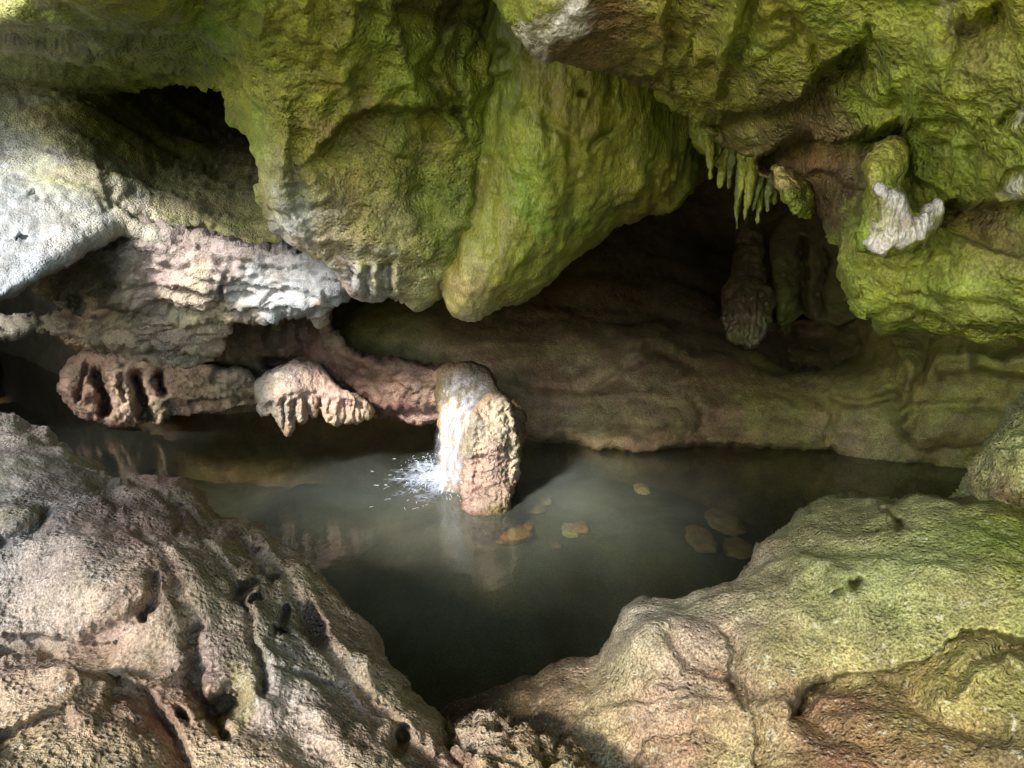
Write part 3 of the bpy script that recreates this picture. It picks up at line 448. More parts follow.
# ================================================================== back wall
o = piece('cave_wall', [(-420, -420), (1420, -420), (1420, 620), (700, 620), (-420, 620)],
    [(-400, -400, 9), (500, -400, 9), (1400, -400, 7), (-400, 150, 9), (100, 100, 13), (500, 0, 12), (900, 0, 12), (-300, 400, 13), (0, 415, 13), (100, 300, 9), (60, 416, 10.5), (180, 412, 8.15), (280, 410, 8.2), (200, 150, 13.5), (400, 416, 7.9), (450, 425, 7.5), (350, 330, 7.4), (400, 340, 7.2), (450, 350, 7.1), (480, 330, 7.4), (480, 300, 8.2), (340, 300, 8.2),
     (540, 400, 6.95), (545, 435, 6.95), (580, 444, 6.85), (620, 448, 6.75), (700, 446, 6.75), (760, 448, 6.75), (830, 450, 6.72), (880, 460, 6.5), (960, 465, 6.3), (1100, 470, 6.2), (1400, 500, 5.2), (600, 400, 6.85), (600, 345, 7.4), (600, 280, 9.4), (560, 250, 10.5), (690, 370, 7.1), (700, 300, 9.6), (700, 230, 13.0), (760, 380, 7.2), (780, 290, 11), (820, 345, 8.2), (820, 385, 7.0), (890, 350, 6.6), (900, 420, 6.35), (980, 380, 6.15), (1000, 430, 6.1), (860, 270, 10), (1000, 300, 7), (1300, 300, 5.6),
     (60, 520, 11), (300, 520, 8.4), (560, 520, 7.2), (700, 520, 7.0), (960, 520, 6.6), (1300, 600, 5.4), (0, 610, 8)],
    M['wall'], [(0, 380, 'umber', 80), (100, 200, 'slate', 120), (390, 340, 'dkolive', 40), (450, 350, 'dktan', 35), (500, 330, 'brown', 40), (540, 410, 'tan', 26), (580, 420, 'dktan', 30), (640, 420, 'dktan', 40), (600, 370, 'dktan', 35), (560, 320, 'brown', 50), (640, 340, 'umber', 35), (700, 400, 'brown', 50), (780, 420, 'dkolive', 50), (680, 250, 'umber', 80), (800, 300, 'umber', 60), (880, 360, 'dkolive', 35), (900, 420, 'dkolive', 40), (970, 400, 'dkolive', 40), (860, 450, 'dktan', 30), (600, 450, 'dktan', 14), (1200, 400, 'dkolive', 100), (300, -200, 'umber', 200), (900, -200, 'umber', 200), (500, 590, 'brown', 200), (100, 590, 'brown', 150)],  # umber paints the unlit hollows darker, shade added to their colour
    s=3.0, Rd=.1, w=20, T=.7, jit=0, seed=83, mixn=.25,
    noise=[('fbm', .08, .9, (1, 1, 1.2), 3), ('ridge', .018, 2.4, (.7, .7, 2.2), 3), ('billow', .008, 7, (1, 1, 1.6), 3), ('fbm', .008, 22, (1, 1, 1), 3)],
    feats=[('step', [(500, 425), (540, 440), (565, 438), (590, 447), (620, 452), (700, 446), (760, 447), (832, 450)], .35, 10), ('blob', 820, 350, 48, 20, .8), ('blob', 870, 345, 8, 14, .3), ('step', [(776, 328), (800, 326), (830, 324), (858, 328), (868, 350)], .4, 22),
        ('line', [(690, 380), (720, 360), (760, 352), (800, 356)], 16, -.12), ('line', [(600, 385), (630, 368), (660, 352), (700, 372)], 5, .1), ('line', [(640, 345), (655, 320), (660, 290), (680, 270)], 14, -.2), ('line', [(558, 378), (570, 370), (590, 362)], 3, .08), ('line', [(520, 382), (560, 390), (600, 386)], 4, .04),
        ('line', [(892, 330), (912, 375), (908, 400), (902, 430)], 8, -.14), ('line', [(935, 330), (922, 375), (905, 410), (898, 425)], 5, .14), ('line', [(835, 400), (870, 402), (894, 395)], 4, .12), ('line', [(820, 400), (835, 412), (826, 440)], 5, .07), ('line', [(905, 408), (960, 404), (1000, 406)], 5, .06), ('line', [(920, 440), (960, 432), (1000, 425)], 14, -.05), ('line', [(940, 372), (980, 366), (1024, 372)], 6, .12), ('line', [(905, 445), (925, 455), (960, 450)], 4, .06),
        ('step', [(830, 452), (860, 466), (900, 462), (930, 458)], .12, 12), ('blob', 1000, 345, 30, 12, .4), ('line', [(960, 335), (965, 365)], 6, -.1), ('line', [(440, 372), (500, 360), (540, 345), (600, 330)], 12, -.05)] + [('line', [(560 + 40 * k, 435), (600 + 40 * k, 428), (660 + 40 * k, 436)], 3, .05) for k in range(3)] + [('step', [(530, 398), (580, 402), (640, 396), (690, 402)], .05, 12), ('step', [(600, 372), (640, 380), (700, 378), (760, 388)], .06, 14), ('step', [(700, 410), (760, 418), (820, 412)], .05, 14), ('line', [(690, 388), (705, 410), (700, 430)], 3, .06), ('step', [(560, 418), (600, 424), (650, 420)], .05, 9), ('step', [(900, 440), (950, 446), (1000, 440)], .05, 9), ('step', [(400, 345), (450, 352), (520, 348)], .05, 12)])
tag(o, kind='structure')

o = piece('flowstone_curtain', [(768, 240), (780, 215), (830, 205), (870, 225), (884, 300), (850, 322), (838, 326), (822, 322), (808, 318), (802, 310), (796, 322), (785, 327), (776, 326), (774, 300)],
    [(780, 270, 9.0), (800, 300, 8.6), (840, 270, 8.8), (860, 310, 8.2), (780, 320, 8.3), (820, 318, 8.2)], M['wall'], [(790, 300, 'dkgreen', 30), (830, 300, 'umber', 30), (780, 260, 'umber', 30), (860, 300, 'dkgreen', 20)], s=1.6, Rd=.15, w=10, T=.5, wb=20, jit=1, seed=89,  # umber and dark green carry the recess's dimness in the colour
    noise=[('fbm', .03, 2)], feats=[('line', [(803, 240), (803, 285), (800, 318)], 4, .3), ('line', [(803, 285), (790, 305), (778, 320)], 3, .1), ('line', [(826, 250), (822, 290), (820, 318)], 3.5, .2), ('line', [(812, 250), (812, 318)], 6, -.1), ('line', [(786, 256), (784, 300)], 8, -.08)])
tag(o, 'dim olive flowstone curtain split by two grooves above the dark tunnel mouth', 'flowstone')
o = piece('stalactite', [(735, 262), (737, 225), (748, 215), (760, 225), (762, 265), (770, 290), (772, 305), (769, 325), (763, 338), (756, 343), (750, 350), (744, 344), (738, 346), (729, 336), (723, 318), (724, 296)], [(745, 240, 9.6), (745, 300, 8.2), (745, 345, 7.9), (725, 320, 8.1), (768, 310, 8.1)], M['flow'], [(745, 338, 'dkgreen', 12), (745, 300, 'umber', 34)],  # colour darkened to paint in the shade of the recess
    s=1.2, Rd=.2, w=20, T=.4, wb=24, jit=1.2, seed=97, noise=[('fbm', .04, 3), ('ridge', .02, 8, (1, 1, .3))], feats=[('line', [(745 + k * 7, 300), (745 + k * 4, 350)], 1.8, .05) for k in range(-3, 4)])
tag(o, 'single bulbous dim green stalactite in the dark recess beside the olive curtain', 'stalactite')

# ================================================================== stalactites
def stalactite(name, base, tip, d, rb, rt, seed, cols, mat, flat=1.0):
    n, m = 26, 20
    b = pix(*base, d); t = pix(*tip, d - .02)
    ts = np.linspace(0, 1, n); V = []
    r = np.random.default_rng(seed)
    bend = r.normal(0, .012, 2)
    for k in ts:
        c = b + (t - b) * k + np.array([bend[0], bend[1], 0]) * math.sin(k * 3.1)
        rad = rb + (rt - rb) * k ** .7
        if k > .9: rad *= math.sqrt(max(0.04, 1 - ((k - .9) / .1) ** 2))
        for a in np.arange(m) * 2 * math.pi / m:
            V.append(c + rad * np.array([math.cos(a), flat * math.sin(a), 0]))
    V.append(b); V.append(t)
    V = np.array(V); F_ = []
    for i in range(n - 1):
        for j in range(m): F_.append((i * m + j, i * m + (j + 1) % m, (i + 1) * m + (j + 1) % m, (i + 1) * m + j))
    for j in range(0, m, 2):
        F_.append((n * m, (j + 2) % m, j + 1, j)); e = (n - 1) * m; F_.append((n * m + 1, e + j, e + j + 1, e + (j + 2) % m))
    F_ = np.array(F_)[:, ::-1]
    N_ = vnormals(V, F_)
    V = V + N_ * (.010 * fbm(V * 14 * np.array([1, 1, .35]), 3, seed) + .008 * fbm(V * 40, 2, seed))[:, None]
    C = np.tile(PAL[cols], (len(V), 1)) * (1 + .25 * fbm(V * 9, 3, seed))[:, None]
    return link(name, V, F_, mat, C)
o = piece('flowstone', [(686, 100), (700, 100), (730, 110), (768, 140), (784, 170), (782, 190), (770, 188), (756, 186), (744, 178), (736, 168), (722, 165), (712, 162), (702, 152), (694, 145)], [(690, 120, 4.3), (720, 130, 4.2), (760, 160, 4.1), (775, 185, 4.15), (740, 170, 4.2)], M['flow'], [(700, 130, 'moss', 20), (750, 160, 'dkgreen', 20)], s=1.5, Rd=.14, w=9, T=.4, wb=14, jit=1.5, seed=101,
    noise=[('ridge', .02, 9, (1, 1, .3)), ('cells', .014, 20)])
tag(o, 'narrow green drip fringe backing the row of stalactites under the overhang edge', 'flowstone')
row = [(709, 150, 710, 178, .024), (716, 148, 712, 166, .018), (722, 150, 719, 188, .030), (735, 160, 728, 189, .022), (744, 165, 738, 200, .022), (745, 170, 737, 228, .020), (753, 168, 744, 221, .028), (761, 172, 752, 212, .022), (766, 172, 756, 225, .022), (774, 180, 767, 212, .020), (778, 176, 774, 204, .018)]
# the ten drips differ by their neighbours and their length
labs = ['short green stalactite closest to the flowstone lobe in the row', 'tiniest stub of the stalactite row, tucked behind its short neighbours', 'broad tapering stalactite third along the row from the flowstone lobe', 'slim short stalactite just before the long cluster of the row',
        'slim stalactite hugging the longest one on its flowstone side', 'longest stalactite of the row, a thin straight spike', 'thick stalactite with a knobbed tip next to the longest spike', 'shorter stalactite between the knobbed one and a long tapering one', 'second longest spike of the stalactite row, leaning slightly', 'slanting stalactite near the ochre stalactite end of the row', 'last stub of the row, nearest the ochre stalactite']
for i, (bu, bv, tu, tv, rb) in enumerate(row):
    o = stalactite('stalactite', (bu, bv - 14), (tu, tv), 4.02 + .04 * (i % 3) + (.1 if i < 4 else 0), rb * 1.7, rb * .45, 200 + i, 'dkgreen' if i % 2 else 'moss', M['flow'])
    tag(o, labs[i], 'stalactite', 'stalactites in the row under the overhang')
o = piece('stalactite', [(776, 166), (783, 168), (794, 174), (806, 184), (812, 196), (812, 208), (808, 217), (800, 214), (792, 207), (786, 196), (779, 184)], [(780, 172, 3.35), (795, 190, 3.28), (808, 212, 3.35), (810, 195, 3.4)], M['mossy'], [(785, 180, 'yell', 12), (800, 195, 'ochre', 10), (806, 210, 'moss', 8)], s=1.0, Rd=.09, w=9, T=.2, wb=14, jit=1, seed=107,
    noise=[('ridge', .014, 14), ('cells', .012, 30)])
tag(o, 'stubby ochre stalactite with wrinkled side at the very edge of the overhang', 'stalactite')

# ================================================================== spout rock, waterfall, splash
sr = piece('spout_rock', [(474, 410), (482, 399), (490, 396), (500, 397), (508, 402), (513, 414), (516, 432), (519, 446), (518, 462), (516, 478), (511, 490), (507, 515), (497, 535), (480, 540), (464, 530), (463, 495), (463, 476), (465, 456), (468, 436), (471, 420)],
    [(490, 400, 5.50), (478, 420, 5.44), (508, 420, 5.50), (468, 460, 5.44), (490, 450, 5.38), (516, 450, 5.52), (466, 490, 5.42), (490, 500, 5.36), (512, 490, 5.46), (490, 530, 5.30)],
    M['drip'], [(480, 415, 'tan', 8), (478, 442, 'slate', 8), (472, 468, 'slate', 6), (500, 415, 'beige', 16), (497, 455, 'beige', 16), (488, 488, 'pink', 14), (486, 535, 'brown', 14)], s=1.0, Rd=.09, w=6, T=.30, wb=16, jit=1.4, seed=109, mixn=.15,
    noise=[('fbm', .02, 4), ('ridge', .012, 8, (1, 1, 1.5)), ('cells', .022, 17, (1, 1, 1.4)), ('billow', .010, 26, (1, 1, 1), 2)], feats=[('line', [(478, 400), (474, 440), (470, 490)], 3, -.03), ('blob', 481, 458, 5, 3, .05), ('line', [(505, 410), (510, 440), (508, 480)], 4, .03)])
tag(sr, 'upright block of tan rock standing in the pool, wet under a thin waterfall', 'rock')
pd = [(443, 380, 5.98), (470, 374, 5.98), (492, 382, 5.92), (480, 430, 5.70), (446, 420, 5.86), (460, 450, 5.78), (447, 475, 5.80), (500, 430, 5.72), (524, 420, 5.85), (518, 460, 5.72), (460, 520, 5.72), (500, 520, 5.72)]
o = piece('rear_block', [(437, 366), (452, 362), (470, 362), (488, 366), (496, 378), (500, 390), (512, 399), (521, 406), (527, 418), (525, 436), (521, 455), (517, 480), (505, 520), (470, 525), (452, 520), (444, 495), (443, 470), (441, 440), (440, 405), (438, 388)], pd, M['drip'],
    [(462, 378, 'umber', 22), (482, 388, 'umber', 16), (446, 412, 'tan', 10), (455, 450, 'tan', 16), (462, 480, 'brown', 10), (522, 425, 'brown', 12), (480, 520, 'brown', 20)], s=1.2, Rd=.09, w=6, T=.4, wb=16, jit=1.2, seed=119, mixn=.15,  # umber at the top paints in overhead shade as well as wet rock
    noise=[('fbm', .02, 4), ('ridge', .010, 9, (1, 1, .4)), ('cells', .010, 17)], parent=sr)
wf = bpy.data.materials.new('falling_water'); wf.use_nodes = True; nt = wf.node_tree; nt.nodes.clear(); L = nt.links
out = N(nt, 'ShaderNodeOutputMaterial'); tr = N(nt, 'ShaderNodeBsdfTransparent'); df = N(nt, 'ShaderNodeBsdfDiffuse', Color=(.66, .68, .74, 1)); gl = N(nt, 'ShaderNodeBsdfGlossy', Roughness=.2, Color=(.9, .9, .92, 1)); tl = N(nt, 'ShaderNodeBsdfTranslucent', Color=(.66, .68, .74, 1))
m0 = N(nt, 'ShaderNodeMixShader'); m0.inputs[0].default_value = .35; L.new(df.outputs[0], m0.inputs[1]); L.new(tl.outputs[0], m0.inputs[2])
mg = N(nt, 'ShaderNodeMixShader'); mg.inputs[0].default_value = .12; L.new(m0.outputs[0], mg.inputs[1]); L.new(gl.outputs[0], mg.inputs[2])
tc = N(nt, 'ShaderNodeTexCoord'); mp = N(nt, 'ShaderNodeMapping'); mp.inputs['Scale'].default_value = (16, 16, 1.3); mp.inputs['Rotation'].default_value = (0, R(-8), 0); nn = N(nt, 'ShaderNodeTexNoise', Scale=1.6, Detail=5., Roughness=.6)
L.new(tc.outputs['Object'], mp.inputs[0]); L.new(mp.outputs[0], nn.inputs['Vector'])
rg = N(nt, 'ShaderNodeMapRange'); rg.inputs[1].default_value = .42; rg.inputs[2].default_value = .64; rg.inputs[3].default_value = .08; rg.inputs[4].default_value = .62
mx = N(nt, 'ShaderNodeMixShader'); L.new(nn.outputs[0], rg.inputs[0]); fa = N(nt, 'ShaderNodeAttribute', attribute_name='Col'); fm_ = N(nt, 'ShaderNodeMath', operation='MULTIPLY'); L.new(rg.outputs[0], fm_.inputs[0]); L.new(fa.outputs['Fac'], fm_.inputs[1]); L.new(fm_.outputs[0], mx.inputs[0]); L.new(tr.outputs[0], mx.inputs[1]); L.new(mg.outputs[0], mx.inputs[2]); L.new(mx.outputs[0], out.inputs[0])
o = piece('waterfall', [(444, 370), (456, 366), (476, 366), (492, 372), (496, 384), (488, 397), (479, 410), (473, 432), (468, 455), (466, 478), (462, 492), (450, 496), (437, 492), (432, 470), (434, 445), (438, 415), (441, 390)],
    [(a, b, c - .07) for a, b, c in pd], wf, [(450, 420, 'white', 40)], s=1.5, Rd=.03, w=6, T=.012, wb=6, jit=.5, seed=113, noise=[('ridge', .008, 9, (1, 1, .15))])
fd = np.clip(LASTD / 11., 0, 1) ** 1.3 * np.clip((LASTP[:, 1] - 364) / 50, .25, 1)
o.data.color_attributes['Col'].data.foreach_set('color', np.c_[fd, fd, fd, fd].astype(np.float32).ravel())
tag(o, 'thin veil of falling water sliding down the upright tan rock', 'waterfall')

foam = bpy.data.materials.new('white_foam'); foam.use_nodes = True; b = foam.node_tree.nodes['Principled BSDF']
b.inputs['Base Color'].default_value = (.62, .67, .74, 1); b.inputs['Roughness'].default_value = .35
# splash: arcs of thrown water and drops round the foot of the fall
sv, sf = [], []
def blobtube(pts, r):
    n = len(sv); m = 5
    for k, p in enumerate(pts):
        rr = r * math.sin(math.pi * (k + .6) / (len(pts) + .2)) + .0006
        for a in range(m): sv.append((p[0] + rr * math.cos(a * 2 * math.pi / m), p[1] + rr * .6 * math.sin(a * 2 * math.pi / m), p[2] + rr * math.sin(a * 2 * math.pi / m)))
    for k in range(len(pts) - 1):
        for a in range(m): sf.append((n + k * m + a, n + k * m + (a + 1) % m, n + (k + 1) * m + (a + 1) % m, n + (k + 1) * m + a))
v0 = 475; foot = pix(447., float(v0), dwater(v0))
for k in range(150):
    a = random.uniform(R(120), R(330)); rad = abs(random.gauss(0, .24)) + .02
    c = foot + np.array([math.cos(a) * rad * .95, math.sin(a) * rad * 1.5, 0])
    if c[0] > foot[0] + .22: continue
    h = max(0.004, random.random() ** 2.2 * .085 * (1 - min(rad / .5, 1)) + .004)
    aa = a + random.gauss(0, .5); ln = random.uniform(.015, .06)
    dirv = np.array([math.cos(aa), math.sin(aa), 0])
    pts = [c + dirv * ln * t + np.array([random.gauss(0, .003), random.gauss(0, .003), h * 4 * t * (1 - t) * .8 + h * .35]) for t in np.linspace(0, 1, 6)]
    blobtube(pts, random.uniform(.0005, .0012))
for k in range(160):
    a = random.uniform(R(110), R(340)); rad = random.uniform(.03, .42)
    c = foot + np.array([math.cos(a) * rad, math.sin(a) * rad * 1.4, random.random() ** 2 * .12 + .003])
    if c[0] > foot[0] + .2: continue
    r = random.uniform(.0006, .0016)
    blobtube([c + np.array([0, 0, z * r]) for z in (-1, -.4, .4, 1)], r * 1.3)
o = link('splash', sv, sf, foam); tag(o, 'white splash where the thin waterfall hits the pool', 'splash', None, 'stuff')
# foam film on the water
fm = bpy.data.materials.new('foam_film'); fm.use_nodes = True; nt = fm.node_tree; nt.nodes.clear(); L = nt.links
out = N(nt, 'ShaderNodeOutputMaterial'); tr = N(nt, 'ShaderNodeBsdfTransparent'); df = N(nt, 'ShaderNodeBsdfDiffuse', Color=(.58, .66, .78, 1)); mx = N(nt, 'ShaderNodeMixShader')
tc = N(nt, 'ShaderNodeTexCoord'); mp = N(nt, 'ShaderNodeMapping'); mp.inputs['Location'].default_value = tuple(-foot); 
vd = N(nt, 'ShaderNodeVectorMath', operation='SUBTRACT'); vd.inputs[1].default_value = (foot[0] - .04, foot[1], 0); L.new(tc.outputs['Object'], vd.inputs[0])
sc_ = N(nt, 'ShaderNodeVectorMath', operation='MULTIPLY'); sc_.inputs[1].default_value = (1 / .42, 1 / .62, 0); L.new(vd.outputs[0], sc_.inputs[0])
ln = N(nt, 'ShaderNodeVectorMath', operation='LENGTH'); L.new(sc_.outputs[0], ln.inputs[0])
n0 = N(nt, 'ShaderNodeTexNoise', Scale=9., Detail=3.); L.new(tc.outputs['Object'], n0.inputs['Vector'])
wv = N(nt, 'ShaderNodeVectorMath', operation='MULTIPLY_ADD'); L.new(n0.outputs['Color'], wv.inputs[0]); wv.inputs[1].default_value = (.16, .22, 0); L.new(tc.outputs['Object'], wv.inputs[2])
vb = N(nt, 'ShaderNodeTexVoronoi', feature='DISTANCE_TO_EDGE', Scale=17.); L.new(wv.outputs[0], vb.inputs['Vector'])
n1 = N(nt, 'ShaderNodeMapRange'); n1.inputs[1].default_value = 0; n1.inputs[2].default_value = .35; n1.inputs[3].default_value = .72; n1.inputs[4].default_value = .3; L.new(vb.outputs['Distance'], n1.inputs[0])
nk = N(nt, 'ShaderNodeTexNoise', Scale=5.5, Detail=4., Roughness=.6); L.new(tc.outputs['Object'], nk.inputs['Vector'])
nj = N(nt, 'ShaderNodeMath', operation='MULTIPLY_ADD'); L.new(nk.outputs[0], nj.inputs[0]); nj.inputs[1].default_value = 1.6
nq = N(nt, 'ShaderNodeMath', operation='SUBTRACT'); L.new(ln.outputs['Value'], nq.inputs[0]); nq.inputs[1].default_value = .8; L.new(nq.outputs[0], nj.inputs[2])
ab = N(nt, 'ShaderNodeMapRange'); ab.inputs[1].default_value = 0.; ab.inputs[2].default_value = 1.; ab.inputs[3].default_value = .56; ab.inputs[4].default_value = -.27; L.new(nj.outputs[0], ab.inputs[0])
ad = N(nt, 'ShaderNodeMath', operation='ADD'); L.new(n1.outputs[0], ad.inputs[0]); L.new(ab.outputs[0], ad.inputs[1])
rg = N(nt, 'ShaderNodeMapRange'); rg.inputs[1].default_value = .46; rg.inputs[2].default_value = 1.0; rg.inputs[4].default_value = .8; L.new(ad.outputs[0], rg.inputs[0])
L.new(rg.outputs[0], mx.inputs[0]); L.new(tr.outputs[0], mx.inputs[1]); L.new(df.outputs[0], mx.inputs[2]); L.new(mx.outputs[0], out.inputs[0])
fx, fy = foot[0] - .04, foot[1]
ring = [(fx + .5 * math.cos(a) * (1 + .1 * math.sin(3 * a)), fy + .8 * math.sin(a) * (1 + .1 * math.cos(5 * a))) for a in np.linspace(0, 2 * math.pi, 40, endpoint=False)]
fv = [(fx, fy, .008)] + [(x, y, .005) for x, y in ring]
o = link('foam', fv, [(0, 1 + k, 1 + (k + 1) % 40, 1 + (k + 1) % 40) for k in range(40)][:0] + [(0, 1 + k, 2 + k, 1 + (k + 2) % 40) for k in range(0, 40, 2)], fm)
tag(o, 'lacy foam spreading on the pool around the waterfall foot', 'foam', None, 'stuff')

# ================================================================== water, bed, sunken stones
wm = bpy.data.materials.new('pool_water'); wm.use_nodes = True; nt = wm.node_tree; nt.nodes.clear(); L = nt.links
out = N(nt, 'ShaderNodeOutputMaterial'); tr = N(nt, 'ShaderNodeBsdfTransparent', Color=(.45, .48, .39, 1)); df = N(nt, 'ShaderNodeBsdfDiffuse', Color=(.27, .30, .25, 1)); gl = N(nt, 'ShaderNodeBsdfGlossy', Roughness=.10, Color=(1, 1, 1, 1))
n1 = N(nt, 'ShaderNodeTexNoise', Scale=1.6, Detail=3., Roughness=.5, Distortion=.8); n2 = N(nt, 'ShaderNodeTexNoise', Scale=6., Detail=3., Roughness=.55)
tc = N(nt, 'ShaderNodeTexCoord'); mp = N(nt, 'ShaderNodeMapping'); mp.inputs['Scale'].default_value = (1, .7, 1)
L.new(tc.outputs['Object'], mp.inputs[0]); L.new(mp.outputs[0], n1.inputs['Vector']); L.new(mp.outputs[0], n2.inputs['Vector'])
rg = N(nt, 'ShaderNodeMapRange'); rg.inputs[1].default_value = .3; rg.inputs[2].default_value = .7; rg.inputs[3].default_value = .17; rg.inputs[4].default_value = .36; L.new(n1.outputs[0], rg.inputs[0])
mx = N(nt, 'ShaderNodeMixShader'); # silt share peaks mid-pool, painting its lit centre and dark ends into the colour
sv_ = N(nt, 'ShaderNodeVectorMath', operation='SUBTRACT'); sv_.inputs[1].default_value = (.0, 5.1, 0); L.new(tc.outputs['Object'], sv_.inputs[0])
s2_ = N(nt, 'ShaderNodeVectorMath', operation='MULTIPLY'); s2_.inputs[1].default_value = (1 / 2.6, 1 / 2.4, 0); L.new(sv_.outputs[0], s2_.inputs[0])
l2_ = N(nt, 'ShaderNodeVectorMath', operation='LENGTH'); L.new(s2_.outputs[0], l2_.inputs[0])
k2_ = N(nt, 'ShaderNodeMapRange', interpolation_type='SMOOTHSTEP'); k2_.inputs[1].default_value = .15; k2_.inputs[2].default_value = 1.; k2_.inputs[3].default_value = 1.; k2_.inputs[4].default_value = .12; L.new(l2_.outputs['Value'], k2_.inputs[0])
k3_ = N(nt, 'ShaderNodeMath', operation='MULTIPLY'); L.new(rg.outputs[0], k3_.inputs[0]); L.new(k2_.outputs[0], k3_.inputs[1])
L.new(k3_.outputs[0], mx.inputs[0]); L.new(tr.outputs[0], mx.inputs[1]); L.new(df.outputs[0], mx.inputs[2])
bp = N(nt, 'ShaderNodeBump', Strength=.25, Distance=.02); L.new(n2.outputs[0], bp.inputs['Height']); L.new(bp.outputs[0], gl.inputs['Normal'])
fr = N(nt, 'ShaderNodeFresnel', IOR=1.33); ge = N(nt, 'ShaderNodeNewGeometry'); io = N(nt, 'ShaderNodeMapRange'); io.inputs[3].default_value = 1.33; io.inputs[4].default_value = 1 / 1.33; L.new(ge.outputs['Backfacing'], io.inputs[0]); L.new(io.outputs[0], fr.inputs['IOR']); L.new(bp.outputs[0], fr.inputs['Normal'])
m2 = N(nt, 'ShaderNodeMixShader'); L.new(fr.outputs[0], m2.inputs[0]); L.new(mx.outputs[0], m2.inputs[1]); L.new(gl.outputs[0], m2.inputs[2]); L.new(m2.outputs[0], out.inputs[0])
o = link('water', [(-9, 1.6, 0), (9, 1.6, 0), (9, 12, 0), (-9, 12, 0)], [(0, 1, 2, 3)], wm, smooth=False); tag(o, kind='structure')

def bedz(x, y):
    p = np.stack([x, y, np.zeros_like(x)], -1)
    z = -.85 + .68 * np.exp(-(((x - .5) / 1.7) ** 2 + ((y - 5.7) / 1.35) ** 2) ** 2) + .50 * np.exp(-(((x + 1.8) / .8) ** 2 + ((y - 6.5) / .7) ** 2)) + .12 * np.exp(-(((x - 1.2) / .5) ** 2 + ((y - 4.9) / .5) ** 2)) + .04 * fbm(p * 2.2, 3, 300) + .02 * fbm(p * 9, 3, 310)
    t = np.clip((2.7 - y) / 1.2, 0, 1)
    return z * (1 - t) + .35 * t + .03 * t * fbm(p * 3, 3, 320)
gx, gy = np.meshgrid(np.arange(-9, 9.01, .06), np.arange(.6, 12, .06))
xs, ys = gx.ravel(), gy.ravel(); V = np.stack([xs, ys, bedz(xs, ys)], -1)
idx = np.arange(len(xs)).reshape(gx.shape)
Fq = np.stack([idx[:-1, :-1], idx[:-1, 1:], idx[1:, 1:], idx[1:, :-1]], -1).reshape(-1, 4)
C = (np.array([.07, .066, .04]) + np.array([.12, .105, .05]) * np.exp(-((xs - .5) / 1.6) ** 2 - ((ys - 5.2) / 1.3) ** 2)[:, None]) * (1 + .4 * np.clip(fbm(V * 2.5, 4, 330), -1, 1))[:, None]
o = link('pool_bed', V, Fq, M['stone'], C); tag(o, kind='structure')

def stone(u, v, du, dv, colr, seed, label, rot=0, tall=.36, group='stones lying on the pool bed'):
    # seat the stone on the bed where the view ray meets it
    dd = np.arange(2.5, 12, .01); pp = pix(np.full(len(dd), u), np.full(len(dd), v), dd)
    lo_ = dd[np.argmax(pp[:, 2] < bedz(pp[:, 0], pp[:, 1]) + .03)]
    d = lo_; p = pix(u, v, d); rx = du * d / F; ry = dv * d / F / .36
    n, m = 14, 22; V = []
    for i in range(n + 1):
        th = math.pi * i / n
        for j in range(m):
            a = 2 * math.pi * j / m
            V.append((math.sin(th) * math.cos(a), math.sin(th) * math.sin(a), math.cos(th)))
    V = np.array(V); q = V + seed * 3.7
    V = V * (1 + .28 * fbm(q * 1.3, 3, seed) + .08 * fbm(q * 4, 2, seed))[:, None]
    V = np.sign(V) * np.abs(V) ** .85 * np.array([rx, ry, min(rx, ry) * tall])
    c, s = math.cos(R(rot)), math.sin(R(rot)); V = np.c_[c * V[:, 0] - s * V[:, 1], s * V[:, 0] + c * V[:, 1], V[:, 2]]
    Fc = [(i * m + j, (i + 1) * m + j, (i + 1) * m + (j + 1) % m, i * m + (j + 1) % m) for i in range(n) for j in range(m)]
    C = np.tile(colr, (len(V), 1)) * (1 + .25 * fbm(q * 3, 3, seed + 2))[:, None]
    o = link('stone', V, Fc, M['stone'], C); o.location = p
    tag(o, label, 'stone', group); return o
OR = (.82, .36, .09); YE = (.78, .56, .26); BR = (.46, .28, .14)
stone(508, 531, 20, 10, OR, 1, 'largest orange stone under the water in front of the upright rock', 25)
stone(528, 527, 5, 4, OR, 2, 'small orange chip touching the largest sunken orange stone')
stone(545, 500, 8, 4, YE, 3, 'yellowish sunken stone close to the foot of the upright rock')
stone(534, 509, 12, 4, BR, 4, 'flat brownish sunken stone between the yellowish one and the orange one')
stone(571, 530, 9, 6, YE, 5, 'pale yellow sunken stone, one of two side by side')
stone(582, 527, 7, 5, OR, 6, 'small tan sunken stone overlapping its pale yellow neighbour')
stone(642, 489, 7, 5, YE, 7, 'lone pale stone under water near the back wall')
stone(336, 467, 16, 8, OR, 8, 'blurred orange stone under water below the dripstone')
stone(700, 538, 14, 11, BR, 9, 'brown sunken stone in the heap beside the dark end of the pool')
stone(722, 522, 20, 12, BR, 10, 'largest dark brown sunken stone in the heap by the broad boulder')
stone(735, 548, 16, 8, BR, 11, 'low brown sunken stone at the near side of the heap')
stone(716, 495, 10, 6, BR, 12, 'small brown sunken stone at the far side of the heap')
stone(556, 545, 6, 3, BR, 13, 'little brown sunken stone out in front of the yellow pair')

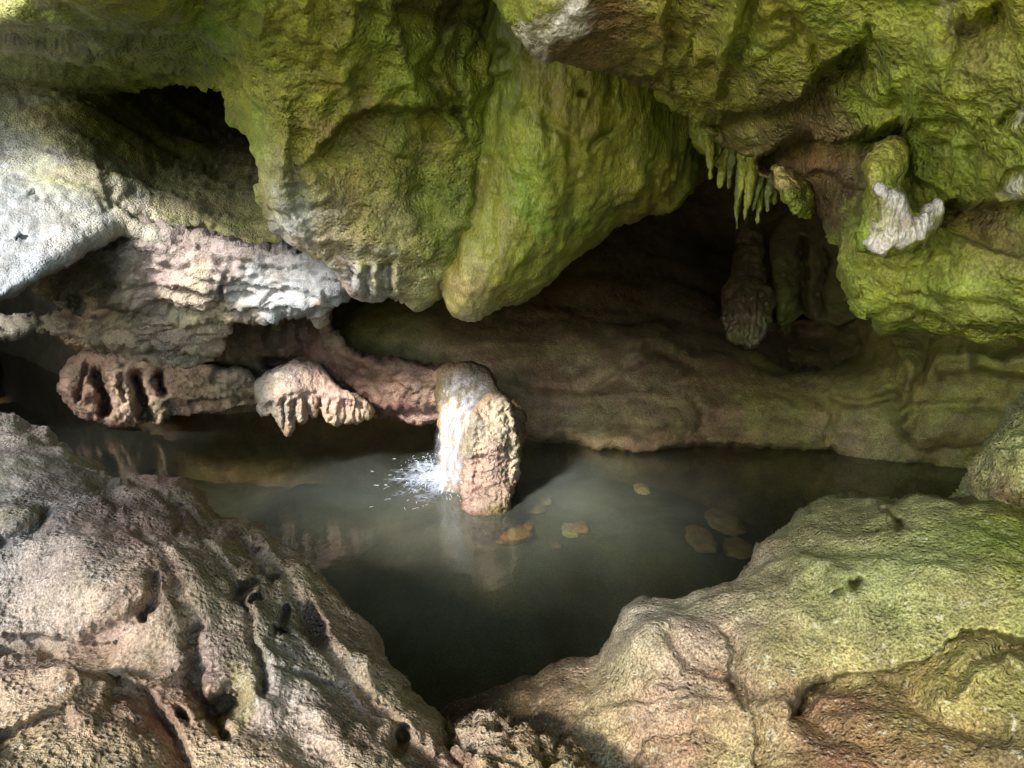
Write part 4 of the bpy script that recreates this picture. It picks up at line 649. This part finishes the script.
# ================================================================== unseen roof and side walls added to shape the light, ground outside
def slab_plan(name, outline, zpts, s, T, colr, seed, kind='structure'):
    o = piece(name, outline, [(x * 100, y * 100, z) for x, y, z in zpts], M['wall'], [(0, 0, colr, 400)], s=s, Rd=.15, w=.4, T=T, wb=.8, jit=.12, seed=seed, mapper=plan, unit=.01, noise=[('fbm', .18, .8), ('ridge', .06, 2.2)])
    tag(o, kind=kind); return o
ROOF = [(-3.0, 3.6), (-2.4, 2.0), (-2.05, .6), (-2.15, -.4), (-2.6, -.95), (-4.0, -1.0), (-9, -.9), (-9, -3.2), (6.5, -3.2), (8.5, 17), (-9, 17), (-9, 3.6)]  # unseen roof, its opening cut to place the sun patches
slab_plan('gobo_roof', ROOF, [(-9, 4, 4.0), (-3, 3.6, 3.75), (0, -3, 4.7), (0, 0, 3.75), (0, 3, 3.6), (6, -3, 4.6), (-3, -3, 4.6), (-8, -3, 4.8), (-8, -.6, 4.3), (6, 5, 3.8), (-9, 17, 4.2), (6, 17, 4.2), (-2.5, 0, 3.75)], .12, .25, 'olive', 401)
def wall_plane(name, x0, y0, x1, y1, z0, z1, colr, seed, sgn):
    n = int(math.hypot(x1 - x0, y1 - y0) / .12); k = int((z1 - z0) / .12)
    a, b = np.meshgrid(np.linspace(0, 1, n), np.linspace(z0, z1, k)); a, b = a.ravel(), b.ravel()
    nx, ny = (y1 - y0), -(x1 - x0); Ln = math.hypot(nx, ny); nx, ny = nx / Ln, ny / Ln
    V = np.stack([x0 + (x1 - x0) * a, y0 + (y1 - y0) * a, b], -1)
    dsp = .3 * fbm(V * .7, 4, seed) + .08 * fbm(V * 2.5, 3, seed, 'ridge')
    Vf = V + np.stack([nx * dsp, ny * dsp, 0 * dsp], -1); Vb = V - sgn * .8 * np.array([nx, ny, 0])
    idx = np.arange(n * k).reshape(k, n); q = np.stack([idx[:-1, :-1], idx[:-1, 1:], idx[1:, 1:], idx[1:, :-1]], -1).reshape(-1, 4)
    rim = np.concatenate([idx[0], idx[1:, -1], idx[-1, ::-1][1:], idx[::-1, 0][1:]])
    rq = np.stack([rim[:-1], rim[1:], rim[1:] + n * k, rim[:-1] + n * k], -1)
    Va = np.concatenate([Vf, Vb]); C = np.tile(PAL[colr], (len(Va), 1)) * (1 + .3 * fbm(Va * 2, 3, seed))[:, None]
    o = link(name, Va, np.concatenate([q, q[:, ::-1] + n * k, rq]), M['wall'], C); tag(o, kind='structure')
wall_plane('cave_wall', 5.2, -2.2, 7.5, 17, -.8, 4.6, 'olive', 411, -1)  # both side walls unseen, added to shut out light from the sides
wall_plane('cave_wall', -8.6, 17, -7.4, 2.8, -.8, 4.6, 'brown', 412, -1)
gx, gy = np.meshgrid(np.linspace(-45, 45, 180), np.linspace(-70, 1.2, 150)); xs, ys = gx.ravel(), gy.ravel()
V = np.stack([xs, ys, np.zeros_like(xs)], -1); V[:, 2] = .30 + .12 * fbm(V * .4, 3, 421) * np.clip(-ys / 4, 0, 1) + np.clip(-ys - 24, 0, 60) * .05
idx = np.arange(len(xs)).reshape(gx.shape); Fq = np.stack([idx[:-1, :-1], idx[:-1, 1:], idx[1:, 1:], idx[1:, :-1]], -1).reshape(-1, 4)
C = np.where(fbm(V * .5, 3, 425)[:, None] > -.1, np.array([.22, .30, .06]), np.array([.36, .31, .18])); o = link('ground', V, Fq, M['wall'], C); tag(o, kind='structure')

# ================================================================== light
SUN = np.array([.47, .70, -.54]); SUN /= np.linalg.norm(SUN)
sl = bpy.data.lights.new('sun', 'SUN'); sl.energy = 2.2; sl.angle = R(8); sl.color = (1, .965, .92)
so = bpy.data.objects.new('sun', sl); COL.objects.link(so)
from mathutils import Vector
so.rotation_euler = Vector(SUN).to_track_quat('-Z', 'Y').to_euler()
w = bpy.data.worlds.new('World'); scene.world = w; w.use_nodes = True; nt = w.node_tree
bg = nt.nodes['Background']; sk = nt.nodes.new('ShaderNodeTexSky'); sk.sky_type = 'NISHITA'; sk.sun_disc = False
sk.sun_elevation = math.asin(-SUN[2]); sk.sun_rotation = math.atan2(-SUN[0], -SUN[1])
nt.links.new(sk.outputs[0], bg.inputs[0]); bg.inputs[1].default_value = .15

vs = scene.view_settings; vs.view_transform = 'Standard'; vs.look = 'None'; vs.gamma = 1; vs.exposure = 2.2; vs.use_curve_mapping = False
cy = scene.cycles
cy.use_adaptive_sampling = False; cy.use_denoising = True; cy.denoiser = 'OPENIMAGEDENOISE'; cy.denoising_input_passes = 'RGB_ALBEDO_NORMAL'
cy.max_bounces = 8; cy.diffuse_bounces = 5; cy.glossy_bounces = 3; cy.transparent_max_bounces = 12; cy.caustics_reflective = False; cy.caustics_refractive = False; cy.sample_clamp_indirect = 6
